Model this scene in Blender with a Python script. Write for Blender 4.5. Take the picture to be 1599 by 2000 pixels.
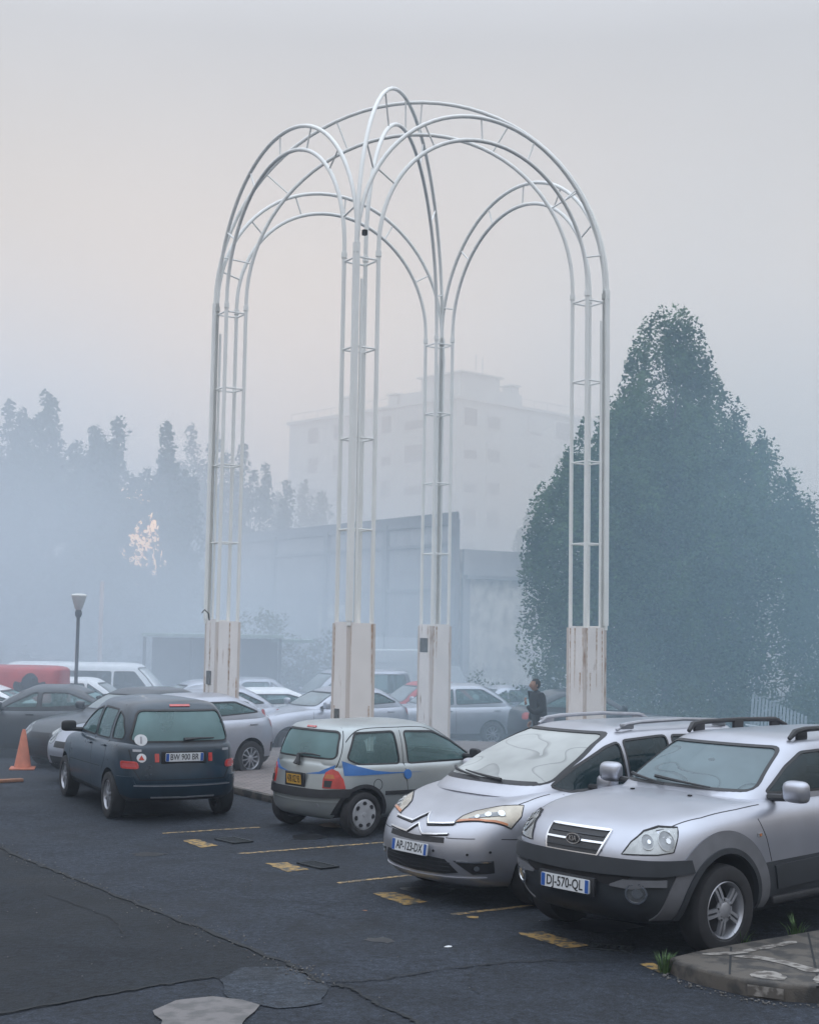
import bpy, bmesh, math, random
from mathutils import Vector, Matrix, noise
from mathutils.bvhtree import BVHTree
for _o in list(bpy.data.objects): bpy.data.objects.remove(_o)
SC = bpy.context.scene; COL = SC.collection; R = math.radians
random.seed(7)
# ------------------------------------------------------------------ camera
EYE = 2.6; FPX = 2710.0
cd = bpy.data.cameras.new('camera'); cam = bpy.data.objects.new('camera', cd); COL.objects.link(cam)
cd.sensor_fit = 'VERTICAL'; cd.sensor_height = 24.0; cd.lens = 24.0*FPX/2000.0
cd.clip_start = 0.1; cd.clip_end = 2000
PITCH = math.atan(230/FPX); ROLL = R(0.95)
cam.matrix_world = Matrix.Translation((0,0,EYE)) @ Matrix.Rotation(math.pi/2+PITCH, 4, 'X') @ Matrix.Rotation(ROLL, 4, 'Z')
SC.camera = cam
# ------------------------------------------------------------------ world, sun, exposure
GLOW = 95.0                             # glow of the sun in the smoke, low between the poplars
SUN_EL, SUN_AZ = R(3.6), R(-10.8)          # low sun behind the smoke, a little left of the view
w = bpy.data.worlds.new('World'); SC.world = w; w.use_nodes = True
nt = w.node_tree; nt.nodes.clear(); N = nt.nodes.new; L = nt.links.new
out = N('ShaderNodeOutputWorld'); bg = N('ShaderNodeBackground'); bg.inputs['Strength'].default_value = 0.12
sky = N('ShaderNodeTexSky'); sky.sky_type = 'NISHITA'; sky.sun_disc = False
sky.sun_elevation = SUN_EL; sky.sun_rotation = SUN_AZ; sky.air_density = 1.2; sky.dust_density = 4.0
tc = N('ShaderNodeTexCoord'); sep = N('ShaderNodeSeparateXYZ'); L(tc.outputs['Generated'], sep.inputs[0])
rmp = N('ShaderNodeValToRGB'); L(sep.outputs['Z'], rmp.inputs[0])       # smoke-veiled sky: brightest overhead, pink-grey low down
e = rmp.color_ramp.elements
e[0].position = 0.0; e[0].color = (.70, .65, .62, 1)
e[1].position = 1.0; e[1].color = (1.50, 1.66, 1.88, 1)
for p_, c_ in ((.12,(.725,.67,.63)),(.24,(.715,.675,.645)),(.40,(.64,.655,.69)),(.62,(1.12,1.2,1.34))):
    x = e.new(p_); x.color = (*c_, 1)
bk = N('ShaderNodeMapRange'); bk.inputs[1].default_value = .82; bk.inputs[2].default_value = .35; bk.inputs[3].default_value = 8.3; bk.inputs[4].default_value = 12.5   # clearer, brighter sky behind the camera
bz = N('ShaderNodeMapRange'); bz.inputs[1].default_value = .06; bz.inputs[2].default_value = .38; bz.inputs[3].default_value = 2.2; bz.inputs[4].default_value = 12.0   # low sky darkened there to shade the car sides, standing for unseen surroundings
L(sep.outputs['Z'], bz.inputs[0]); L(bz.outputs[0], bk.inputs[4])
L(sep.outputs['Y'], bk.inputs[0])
sdv = N('ShaderNodeVectorMath'); sdv.operation = 'DOT_PRODUCT'; L(tc.outputs['Generated'], sdv.inputs[0]); sdv.inputs[1].default_value = (math.sin(SUN_AZ)*math.cos(SUN_EL), math.cos(SUN_AZ)*math.cos(SUN_EL), math.sin(SUN_EL))
gl = N('ShaderNodeMapRange'); gl.interpolation_type = 'SMOOTHSTEP'; gl.inputs[1].default_value = math.cos(R(2.4)); gl.inputs[2].default_value = math.cos(R(.8)); gl.inputs[3].default_value = 0; gl.inputs[4].default_value = GLOW
L(sdv.outputs['Value'], gl.inputs[0])
nz = N('ShaderNodeTexNoise'); nz.inputs['Scale'].default_value = 2.2; nz.inputs['Detail'].default_value = 4
L(tc.outputs['Generated'], nz.inputs['Vector'])
mr = N('ShaderNodeMapRange'); mr.inputs[1].default_value = .3; mr.inputs[2].default_value = .7; mr.inputs[3].default_value = .96; mr.inputs[4].default_value = 1.04
L(nz.outputs['Fac'], mr.inputs[0])
mul = N('ShaderNodeMix'); mul.data_type = 'RGBA'; mul.blend_type = 'MULTIPLY'; mul.inputs[0].default_value = 1
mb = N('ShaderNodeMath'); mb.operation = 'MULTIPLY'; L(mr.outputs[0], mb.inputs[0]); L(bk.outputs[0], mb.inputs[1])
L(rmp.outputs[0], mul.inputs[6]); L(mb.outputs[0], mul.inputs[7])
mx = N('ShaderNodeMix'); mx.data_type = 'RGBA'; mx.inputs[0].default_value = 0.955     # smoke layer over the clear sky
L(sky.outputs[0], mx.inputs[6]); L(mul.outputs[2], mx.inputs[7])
ga = N('ShaderNodeMix'); ga.data_type = 'RGBA'; ga.blend_type = 'ADD'; ga.inputs[0].default_value = 1
gm = N('ShaderNodeMix'); gm.data_type = 'RGBA'; gm.blend_type = 'MULTIPLY'; gm.inputs[0].default_value = 1; gm.inputs[6].default_value = (1, .50, .18, 1); L(gl.outputs[0], gm.inputs[7])
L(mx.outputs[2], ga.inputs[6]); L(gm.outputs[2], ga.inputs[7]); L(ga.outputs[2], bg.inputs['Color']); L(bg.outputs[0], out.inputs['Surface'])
sl = bpy.data.lights.new('sun', 'SUN'); sl.energy = 0.5; sl.angle = R(12); sl.color = (1, .86, .72)
so = bpy.data.objects.new('sun', sl); COL.objects.link(so)
sd = Vector((math.sin(SUN_AZ)*math.cos(SUN_EL), math.cos(SUN_AZ)*math.cos(SUN_EL), math.sin(SUN_EL)))
so.rotation_euler = sd.to_track_quat('Z', 'Y').to_euler(); so.location = sd*300
SC.view_settings.view_transform = 'Standard'; SC.view_settings.look = 'None'
SC.view_settings.exposure = 0.0; SC.view_settings.gamma = 1.0
SC.cycles.volume_bounces = 2; SC.cycles.max_bounces = 8; SC.cycles.transparent_max_bounces = 24
SC.cycles.sample_clamp_indirect = 4.0
SC.cycles.use_denoising = True
# ------------------------------------------------------------------ helpers
def tag(o, label=None, cat=None, group=None, kind=None):
    if label: o['label'] = label
    if cat: o['category'] = cat
    if group: o['group'] = group
    if kind: o['kind'] = kind
    return o
def thing(name, label, cat, loc=(0,0,0), rz=0, group=None):
    o = bpy.data.objects.new(name, None); COL.objects.link(o); o.empty_display_size = .2
    o.location = loc; o.rotation_euler = (0,0,rz)
    return tag(o, label, cat, group)
def obj(name, bm, m, parent=None, smooth=40):
    me = bpy.data.meshes.new(name)
    if isinstance(bm, bmesh.types.BMesh):
        bmesh.ops.recalc_face_normals(bm, faces=bm.faces[:]) if not getattr(bm, 'is_sheet', False) else None
        bm.to_mesh(me); bm.free()
    else:
        bpy.data.meshes.remove(me); me = bm; me.name = name
    o = bpy.data.objects.new(name, me); COL.objects.link(o)
    ms = m if isinstance(m, (list, tuple)) else [m]
    if len(me.materials): me.materials.clear()
    for q in ms: me.materials.append(q)
    if smooth:
        me.polygons.foreach_set('use_smooth', [True]*len(me.polygons)); me.set_sharp_from_angle(angle=R(smooth))
    if parent: o.parent = parent
    return o
def lerp(a,b,t): return a+(b-a)*t
def interp(x, kn):
    if x <= kn[0][0]: return kn[0][1]
    for (a,za),(b,zb) in zip(kn, kn[1:]):
        if x <= b: return za+(zb-za)*(x-a)/(b-a)
    return kn[-1][1]
def box(bm, c, s, rz=0, mi=0, bev=0):
    M = Matrix.Translation(c) @ Matrix.Rotation(rz,4,'Z') @ Matrix.Diagonal((s[0],s[1],s[2],1))
    r = bmesh.ops.create_cube(bm, size=1, matrix=M)
    fs = {f for v in r['verts'] for f in v.link_faces}
    for f in fs: f.material_index = mi
    if bev:
        es = {e_ for f in fs for e_ in f.edges}
        b = bmesh.ops.bevel(bm, geom=list(es), offset=bev, segments=2, affect='EDGES', profile=.5)
        for f in b['faces']: f.material_index = mi
def tube(bm, pts, r, n=8, closed=False, mi=0, caps=True):
    pts = [Vector(p) for p in pts]; rs = r if isinstance(r,(list,tuple)) else [r]*len(pts)
    rings = []; up = None; m = len(pts)
    for i,p in enumerate(pts):
        if closed: t = (pts[(i+1)%m]-pts[i-1]).normalized()
        else: t = (pts[min(i+1,m-1)]-pts[max(i-1,0)]).normalized()
        if up is None: up = Vector((0,0,1)) if abs(t.z)<.9 else Vector((1,0,0))
        a = t.cross(up)
        if a.length < 1e-5: a = t.orthogonal()
        a.normalize(); b = a.cross(t).normalized(); up = b
        rings.append([bm.verts.new(p+a*math.cos(2*math.pi*k/n)*rs[i]+b*math.sin(2*math.pi*k/n)*rs[i]) for k in range(n)])
    rr = range(m if closed else m-1)
    for i in rr:
        A, B = rings[i], rings[(i+1)%m]
        for k in range(n):
            bm.faces.new((A[k],A[(k+1)%n],B[(k+1)%n],B[k])).material_index = mi
    if caps and not closed:
        bm.faces.new(rings[0][::-1]).material_index = mi; bm.faces.new(rings[-1]).material_index = mi
def lathe(bm, prof, axis='Z', n=24, c=(0,0,0), mi=0, close=True):
    """prof: list of (radius, height)"""
    rings = []
    for r_, h in prof:
        ring = []
        for k in range(n):
            a = 2*math.pi*k/n; u, v = r_*math.cos(a), r_*math.sin(a)
            p = (u,v,h) if axis=='Z' else ((u,h,v) if axis=='Y' else (h,u,v))
            ring.append(bm.verts.new(Vector(p)+Vector(c)))
        rings.append(ring)
    for A,B in zip(rings, rings[1:]):
        for k in range(n): bm.faces.new((A[k],A[(k+1)%n],B[(k+1)%n],B[k])).material_index = mi
    if close:
        bm.faces.new(rings[0][::-1]).material_index = mi; bm.faces.new(rings[-1]).material_index = mi
def prism(bm, poly, z0, z1, M=None, mi=0):
    a = [bm.verts.new((p[0],p[1],z0)) for p in poly]; b = [bm.verts.new((p[0],p[1],z1)) for p in poly]
    if M is not None:
        for v in a+b: v.co = M @ v.co
    n = len(poly)
    fs = [bm.faces.new(a[::-1]), bm.faces.new(b)]+[bm.faces.new((a[i],a[(i+1)%n],b[(i+1)%n],b[i])) for i in range(n)]
    for f in fs: f.material_index = mi
def rounded(poly, r, n=4):
    out = []; m = len(poly)
    for i in range(m):
        p = Vector(poly[i]); a = Vector(poly[i-1])-p; b = Vector(poly[(i+1)%m])-p
        d = min(r, a.length*.45, b.length*.45); A = p+a.normalized()*d; B = p+b.normalized()*d
        for k in range(n+1):
            t = k/n; q = A*(1-t)**2+p*2*t*(1-t)+B*t*t; out.append((q.x,q.y))
    return out
def smoothline(pts, n=6, closed=False):
    P = [Vector(p) for p in pts]; m = len(P); out = []
    for i in range(m if closed else m-1):
        if closed: a,b,c,d = P[i-1],P[i],P[(i+1)%m],P[(i+2)%m]
        else: a,b,c,d = P[max(i-1,0)],P[i],P[i+1],P[min(i+2,m-1)]
        for k in range(n):
            t = k/n; out.append(.5*((2*b)+(c-a)*t+(2*a-5*b+4*c-d)*t*t+(3*b-a-3*c+d)*t**3))
    if not closed: out.append(P[-1])
    return out
def ground_z(y):                       # the car park falls away gently beyond the arches
    t = max(0.0, y-24.0)
    return -min(0.034*t*t/(t+4.0), 1.25)
# ------------------------------------------------------------------ materials
MAT = {}
def newmat(name):
    m = bpy.data.materials.new(name); m.use_nodes = True; m.node_tree.nodes.clear(); MAT[name] = m
    return m, m.node_tree.nodes.new, m.node_tree.links.new
def pbr(name, col, rough=.6, metal=0, var=.12, scale=6, coat=0, bump=0, bscale=60, col2=None, spec=.5, rvar=.1, detail=6, lo=.35, hi=.65, coord='Object'):
    m, N, L = newmat(name)
    o = N('ShaderNodeOutputMaterial'); b = N('ShaderNodeBsdfPrincipled'); L(b.outputs[0], o.inputs[0])
    t = N('ShaderNodeTexCoord'); n = N('ShaderNodeTexNoise'); n.inputs['Scale'].default_value = scale; n.inputs['Detail'].default_value = detail
    L(t.outputs[coord], n.inputs['Vector'])
    r = N('ShaderNodeValToRGB'); c1 = tuple(max(0,c*(1-var)) for c in col); c2 = col2 or tuple(min(1,c*(1+var)) for c in col)
    r.color_ramp.elements[0].position = lo; r.color_ramp.elements[1].position = hi
    r.color_ramp.elements[0].color = (*c1,1); r.color_ramp.elements[1].color = (*c2,1)
    L(n.outputs['Fac'], r.inputs[0]); L(r.outputs[0], b.inputs['Base Color'])
    q = N('ShaderNodeMapRange'); q.inputs[3].default_value = max(0,rough-rvar); q.inputs[4].default_value = min(1,rough+rvar)
    L(n.outputs['Fac'], q.inputs[0]); L(q.outputs[0], b.inputs['Roughness'])
    b.inputs['Metallic'].default_value = metal; b.inputs['Coat Weight'].default_value = coat; b.inputs['Coat Roughness'].default_value = .08
    b.inputs['Specular IOR Level'].default_value = spec
    if bump:
        n2 = N('ShaderNodeTexNoise'); n2.inputs['Scale'].default_value = bscale; n2.inputs['Detail'].default_value = 5; L(t.outputs[coord], n2.inputs['Vector'])
        bp = N('ShaderNodeBump'); bp.inputs['Strength'].default_value = bump; bp.inputs['Distance'].default_value = .02
        L(n2.outputs['Fac'], bp.inputs['Height']); L(bp.outputs[0], b.inputs['Normal'])
    return m
def glassmat(name, tint, dew=0.0, dewcol=(.55,.6,.6), rough=.03, streak=False, dscale=1.4):
    m, N, L = newmat(name)
    o = N('ShaderNodeOutputMaterial'); tr = N('ShaderNodeBsdfTransparent'); tr.inputs[0].default_value = (*tint,1)
    g = N('ShaderNodeBsdfGlossy'); g.inputs['Roughness'].default_value = rough; g.inputs['Color'].default_value = (.95,.97,1,1)
    lw = N('ShaderNodeFresnel'); lw.inputs['IOR'].default_value = 1.5
    mx = N('ShaderNodeMixShader'); L(lw.outputs[0], mx.inputs[0]); L(tr.outputs[0], mx.inputs[1]); L(g.outputs[0], mx.inputs[2])
    last = mx
    if dew:
        t = N('ShaderNodeTexCoord'); n = N('ShaderNodeTexNoise'); n.inputs['Scale'].default_value = dscale; n.inputs['Detail'].default_value = 3
        L(t.outputs['Object'], n.inputs['Vector'])
        q = N('ShaderNodeMapRange'); q.inputs[1].default_value = .3; q.inputs[2].default_value = .7; q.inputs[3].default_value = dew*.72; q.inputs[4].default_value = min(1,dew*1.2)
        L(n.outputs['Fac'], q.inputs[0]); fac = q.outputs[0]
        if streak:   # finger and wiper trails in the dew: thin contour lines of a stretched noise
            mp = N('ShaderNodeMapping'); mp.inputs['Scale'].default_value = (1.0,.8,2.2); L(t.outputs['Object'], mp.inputs[0])
            n3 = N('ShaderNodeTexNoise'); n3.inputs['Scale'].default_value = 1.1; n3.inputs['Detail'].default_value = 1.2; L(mp.outputs[0], n3.inputs['Vector'])
            m1 = N('ShaderNodeMath'); m1.operation = 'MULTIPLY'; m1.inputs[1].default_value = 9; L(n3.outputs['Fac'], m1.inputs[0])
            m2 = N('ShaderNodeMath'); m2.operation = 'FRACT'; L(m1.outputs[0], m2.inputs[0])
            m3 = N('ShaderNodeMapRange'); m3.inputs[1].default_value = .0; m3.inputs[2].default_value = .14; m3.inputs[3].default_value = .62; m3.inputs[4].default_value = 1.0; L(m2.outputs[0], m3.inputs[0])
            m4 = N('ShaderNodeMath'); m4.operation = 'MULTIPLY'; L(fac, m4.inputs[0]); L(m3.outputs[0], m4.inputs[1]); fac = m4.outputs[0]
        d = N('ShaderNodeBsdfDiffuse'); d.inputs['Color'].default_value = (*dewcol,1)
        m5 = N('ShaderNodeMixShader'); L(fac, m5.inputs[0]); L(mx.outputs[0], m5.inputs[1]); L(d.outputs[0], m5.inputs[2]); last = m5
    L(last.outputs[0], o.inputs['Surface'])
    return m
pbr('silver_paint', (.41,.425,.475), .34, .75, .05, 3, coat=.35, rvar=.06)
pbr('warm_silver_paint', (.42,.43,.47), .36, .72, .05, 3, coat=.3, rvar=.08)
pbr('sage_silver_paint', (.36,.39,.395), .38, .62, .06, 3, coat=.3, rvar=.08)
pbr('white_paint', (.72,.74,.76), .4, 0, .05, 4, coat=.3)
pbr('navy_paint', (.008,.025,.043), .3, .1, .2, 3, coat=.5, rvar=.08)
pbr('dark_grey_paint', (.03,.037,.045), .35, .2, .15, 3, coat=.4)
pbr('red_paint', (.42,.035,.04), .4, 0, .12, 3, coat=.3)
pbr('dark_red_paint', (.36,.045,.05), .45, 0, .12, 3, coat=.2)
pbr('grey_cladding', (.026,.030,.036), .55, 0, .14, 5, bump=.08, bscale=300)
pbr('black_plastic', (.018,.019,.022), .5, 0, .2, 12, bump=.08, bscale=300)
pbr('rubber', (.016,.016,.018), .8, 0, .3, 14, bump=.15, bscale=120)
pbr('seam_black', (.008,.008,.01), .7, 0, .2, 5)
pbr('cabin_dark', (.035,.037,.04), .85, 0, .25, 6)
pbr('seat_fabric', (.05,.053,.06), .95, 0, .25, 30, bump=.2, bscale=200)
pbr('chrome', (.75,.76,.78), .18, 1, .05, 5, rvar=.05)
pbr('alloy', (.34,.35,.38), .34, .6, .1, 8)
pbr('hubcap_plastic', (.38,.39,.41), .45, .3, .1, 8)
pbr('lamp_silver', (.27,.28,.28), .2, .7, .12, 18, coat=1, rvar=.12)
pbr('lamp_yellowed', (.40,.36,.29), .22, .45, .12, 10, coat=1)
pbr('lamp_dark', (.16,.17,.18), .15, .5, .3, 12, coat=1)
pbr('lamp_glow', (.52,.54,.55), .1, .9, .08, 20, coat=1)
pbr('orange_lens', (.42,.13,.03), .2, 0, .15, 10, coat=1)
pbr('red_lens', (.42,.03,.025), .18, 0, .2, 14, coat=1)
pbr('plate_white', (.62,.64,.66), .4, 0, .05, 10)
pbr('plate_yellow', (.52,.30,.05), .4, 0, .08, 10)
pbr('plate_blue', (.02,.09,.34), .4, 0, .05, 10)
pbr('ink_black', (.012,.012,.014), .5, 0, .1, 10)
pbr('decal_blue', (.03,.13,.36), .4, 0, .1, 8)
pbr('sticker_white', (.6,.62,.64), .5, 0, .06, 20)
pbr('sticker_red', (.5,.05,.03), .5, 0, .08, 20)
glassmat('side_glass', (.74,.88,.88), .30, (.24,.41,.42))
glassmat('dark_side_glass', (.05,.08,.09), .30, (.05,.095,.11))
glassmat('rear_glass', (.60,.76,.77), .5, (.24,.39,.40))
glassmat('dewy_windscreen', (.55,.63,.63), .80, (.50,.52,.51), streak=True)
glassmat('misted_windscreen', (.42,.55,.60), .55, (.25,.33,.36), streak=True)
glassmat('far_windscreen', (.5,.58,.6), .6, (.42,.46,.47))
HAZE = .0016; SMOKE = [((-22,52,-1),(31,34,21),.058,(.825,.885,.945)),((4,96,0),(66,36,46),.036,(.98,.915,.865)),((-7,57,-2),(28,22,13),.034,(.81,.88,.95)),((11,33,-1),(17,14,20),.033,(.58,.80,.93)),((-8,31,-1),(20,12,7),.028,(.75,.86,.96))]
# ------------------------------------------------------------------ car builder
FY = (0,.42,.78,.955); DX = (0,.06,.34,1)
def ring_pts(r, ts):
    w = r['w']; xf, xr, bf, br = r['xf'], r['xr'], r.get('bf',.3), r.get('br',.22); tap = r.get('tap',.035); cr = r.get('cr',0)
    x0, x1 = xf-bf, xr+br; mid = (x0+x1)/2; hl = (x0-x1)/2; pts = []
    for fy,d in zip(FY,DX): pts.append([xf-d*bf, fy*w*(1-tap*1.6 if d==1 else 1), fy])
    for t in ts:
        x = lerp(x0,x1,t); pts.append([x, w*(1-tap*((x-mid)/hl)**4), 1])
    for fy,d in list(zip(FY,DX))[::-1]: pts.append([xr+d*br, fy*w*(1-tap*1.2 if d==1 else 1), fy])
    z = r['z']
    return [Vector((x,y,(interp(x,z) if isinstance(z,list) else z)+cr*(1-f*f))) for x,y,f in pts]
def slots(me):
    for k in ('silver_paint','cabin_dark','black_plastic'): me.materials.append(MAT[k])
def ring_body(rings, ts, cap_cr=0.0, level=2):
    bm = bmesh.new(); cre = bm.edges.layers.float.new('crease_edge'); RV = []; n = len(ts)+8
    for r in rings:
        P = ring_pts(r, ts); Lh = [bm.verts.new(p) for p in P]
        Rh = [Lh[i] if i in (0,n-1) else bm.verts.new((P[i].x,-P[i].y,P[i].z)) for i in range(n)]
        RV.append((Lh,Rh,P))
    def loop(rv): return rv[0]+rv[1][1:-1][::-1]
    for k in range(len(rings)-1):
        A, B = loop(RV[k]), loop(RV[k+1]); m = len(A)
        for i in range(m):
            f = bm.faces.new((A[i],A[(i+1)%m],B[(i+1)%m],B[i])); f.material_index = rings[k].get('mi',0)
    for k,r in enumerate(rings):
        c = r.get('crease',0)
        if c:
            A = loop(RV[k]); m = len(A)
            for i in range(m):
                e = bm.edges.get((A[i],A[(i+1)%m]))
                if e: e[cre] = c
    def cap(rv, cr, flip, mi):
        Lh,Rh,P = rv; rows = [[Lh[3],Lh[2],Lh[1],Lh[0],Rh[1],Rh[2],Rh[3]]]
        for i in range(4, n-4):
            row = [Lh[i]]
            for f in (.78,.42,0,-.42,-.78):
                f2 = f/.955; row.append(bm.verts.new((P[i].x, P[i].y*f2, P[i].z+cr*(1-f2*f2))))
            rows.append(row+[Rh[i]])
        rows.append([Lh[n-4],Lh[n-3],Lh[n-2],Lh[n-1],Rh[n-2],Rh[n-3],Rh[n-4]])
        for a,b in zip(rows,rows[1:]):
            for j in range(6):
                q = (a[j],a[j+1],b[j+1],b[j]); f = bm.faces.new(q[::-1] if flip else q); f.material_index = mi
    cap(RV[0], 0, True, rings[0].get('mi',0)); cap(RV[-1], cap_cr or rings[-1].get('cr',0), False, rings[-1].get('mi',0))
    bmesh.ops.recalc_face_normals(bm, faces=bm.faces[:])
    me = bpy.data.meshes.new('tmp'); bm.to_mesh(me); bm.free(); slots(me)
    o = bpy.data.objects.new('tmp', me); COL.objects.link(o)
    if level:
        s = o.modifiers.new('s','SUBSURF'); s.levels = level; s.render_levels = level
    return o
def baked(o):
    dg = bpy.context.evaluated_depsgraph_get(); me = bpy.data.meshes.new_from_object(o.evaluated_get(dg)); return me
def boolean(a, b, op):
    """exact boolean, checked: a result that lost the shell is tried again with the cutter nudged"""
    sz = lambda me: max([v.co.x for v in me.vertices], default=0)-min([v.co.x for v in me.vertices], default=0)
    a0 = baked(a); want = sz(a0)*.97; n0 = len(a0.polygons); bpy.data.meshes.remove(a0); me = None
    for k in range(8):
        b.location = (.0007*k, .0005*k*(-1)**k, .0009*k); b.rotation_euler = (0, .0004*k, 0)
        m = a.modifiers.new('b','BOOLEAN'); m.operation = op; m.object = b; m.solver = 'EXACT' if k < 3 else 'MANIFOLD'
        if me: bpy.data.meshes.remove(me)
        me = baked(a); a.modifiers.remove(m); ar = sum(p.area for p in me.polygons)
        if sz(me) >= want and len(me.polygons) > n0*.5 and ar > 8: return me
    print('BOOLEAN FAILED', op); return me
def kill(*os):
    for o in os:
        me = o.data; bpy.data.objects.remove(o)
        if me and me.users == 0: bpy.data.meshes.remove(me)
def tmpobj(bm, mi=None):
    bmesh.ops.recalc_face_normals(bm, faces=bm.faces[:])
    if mi is not None:
        for f in bm.faces: f.material_index = mi
    me = bpy.data.meshes.new('tmp'); bm.to_mesh(me); bm.free(); slots(me); o = bpy.data.objects.new('tmp', me); COL.objects.link(o); return o

class Proj:
    """maps car-space points to a 2D chart and shoots rays from the chart on to the body: S side, F front, B back, T top, C fan about a point on the centre line"""
    def __init__(s, bvh, kind, side=1, cx=0): s.b, s.k, s.s, s.cx = bvh, kind, side, cx
    @classmethod
    def plane(c, bvh, pts):
        q = c(bvh,'N'); P3 = [Vector(p) for p in pts]; q.o = sum(P3,Vector())/len(P3); n = Vector()
        for p in P3+[q.o]: n += bvh.find_nearest(p)[1]
        q.n = n.normalized(); q.a = Vector((0,0,1)).cross(q.n).normalized(); q.c = q.n.cross(q.a); return q
    def to2(s, p):
        if len(p)==2: return p
        if s.k=='S': return (p[0],p[2])
        if s.k in 'FB': return (p[1],p[2])
        if s.k=='T': return (p[0],p[1])
        if s.k=='N': d = Vector(p)-s.o; return (d.dot(s.a), d.dot(s.c))
        return (math.atan2(p[1], (p[0]-s.cx)*s.s), p[2])
    def hit(s, u, v):
        if s.k=='S': o, d = Vector((u,3*s.s,v)), Vector((0,-s.s,0))
        elif s.k=='F': o, d = Vector((6,u,v)), Vector((-1,0,0))
        elif s.k=='B': o, d = Vector((-6,u,v)), Vector((1,0,0))
        elif s.k=='N': d = -s.n; o = s.o+s.a*u+s.c*v+s.n*.5
        elif s.k=='T': o, d = Vector((u,v,4)), Vector((0,0,-1))
        else:
            d = Vector((-s.s*math.cos(u),-math.sin(u),0)); o = Vector((s.cx,0,v))-d*5
        h = s.b.ray_cast(o, d, 12)
        if h[0] is None:
            g = s.b.find_nearest(o+d*(2.1 if s.k=='S' else 3.9 if s.k in 'FB' else 3.6 if s.k=='C' else 2.5 if s.k=='T' else .5)); return g[0], g[1]
        n = h[1]
        if n.dot(d) > 0: n = -n
        return h[0], n
    def step(s): return .06 if s.k=='C' else .04 if s.k=='N' else .075
def tess(poly, su, sv):
    bm = bmesh.new(); f = bm.faces.new([bm.verts.new((u,v,0)) for u,v in poly])
    us = [p[0] for p in poly]; vs = [p[1] for p in poly]
    for ax,lo,hi,st in ((0,min(us),max(us),su),(1,min(vs),max(vs),sv)):
        k = max(1, math.ceil((hi-lo)/st))
        for i in range(1,k):
            c = [0,0,0]; c[ax] = lo+(hi-lo)*i/k; nrm = [0,0,0]; nrm[ax] = 1
            bmesh.ops.bisect_plane(bm, geom=bm.verts[:]+bm.edges[:]+bm.faces[:], dist=1e-5, plane_co=c, plane_no=nrm)
    return bm
def patch(pr, poly, off=.004, depth=.015, step=None, mi=0, into=None):
    """a slab that lies on the body inside the outline poly"""
    poly = [pr.to2(p) for p in poly]; st = step or pr.step()
    t = tess(poly, st, .075 if pr.k=='C' else st); bm = into or bmesh.new(); T = {}; B = {}
    for v in t.verts:
        p, n = pr.hit(v.co.x, v.co.y); T[v] = bm.verts.new(p+n*off)
        if depth: B[v] = bm.verts.new(p-n*depth)
    for f in t.faces:
        try: bm.faces.new([T[v] for v in f.verts]).material_index = mi
        except ValueError: pass
    if depth:
        for e in t.edges:
            if len(e.link_faces)==1:
                a,b = e.verts
                try: bm.faces.new((T[a],T[b],B[b],B[a])).material_index = mi
                except ValueError: pass
    t.free(); return bm
def strip(pr, line, width, off=.002, depth=.008, closed=False, mi=0, into=None, seg=.05):
    """a narrow band along a line on the body"""
    P = [Vector(pr.to2(p)) for p in line]; Q = []; m = len(P)
    for i in range(m if closed else m-1):
        a, b = P[i], P[(i+1)%m]; k = max(1, math.ceil((b-a).length/seg))
        for j in range(k): Q.append(a.lerp(b,j/k))
    if not closed: Q.append(P[-1])
    m = len(Q); bm = into or bmesh.new(); rows = []
    for i in range(m):
        a = Q[i-1] if (closed or i) else Q[i]; b = Q[(i+1)%m] if (closed or i<m-1) else Q[i]
        t = (b-a); t = t.normalized() if t.length>1e-9 else Vector((1,0)); nn = Vector((-t.y,t.x))*width/2; row = []
        for s_ in (1,-1):
            p, n = pr.hit(*(Q[i]+nn*s_)); row += [p-n*depth, p+n*off] if s_==1 else [p+n*off, p-n*depth]
        rows.append([bm.verts.new(p) for p in row])
    for i in range(m if closed else m-1):
        A, B = rows[i], rows[(i+1)%m]
        for j in range(3): bm.faces.new((A[j],B[j],B[j+1],A[j+1])).material_index = mi
    return bm
def text_bm(s, size, sx=1.0, ext=.0012):
    c = bpy.data.curves.new('t','FONT'); c.body = s; c.size = size; c.align_x = 'CENTER'; c.align_y = 'CENTER'; c.extrude = ext; c.offset = 0.0006*size/.08; c.resolution_u = 3
    o = bpy.data.objects.new('t', c); COL.objects.link(o); me = baked(o); bpy.data.objects.remove(o); bpy.data.curves.remove(c)
    bm = bmesh.new(); bm.from_mesh(me); bpy.data.meshes.remove(me)
    for v in bm.verts: v.co.x *= sx
    return bm
def place2(bm, M):
    for v in bm.verts: v.co = M @ v.co
    return bm
def facing(front=True, tilt=0):      # local x right, y up, z towards the viewer -> car space
    rx = Vector((0,1,0)) if front else Vector((0,-1,0)); nz_ = Vector((1,0,0)) if front else Vector((-1,0,0))
    M = Matrix.Identity(4)
    M.col[0][:3] = rx; M.col[1][:3] = (0,0,1); M.col[2][:3] = nz_
    return M @ Matrix.Rotation(tilt,4,'X')
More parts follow.
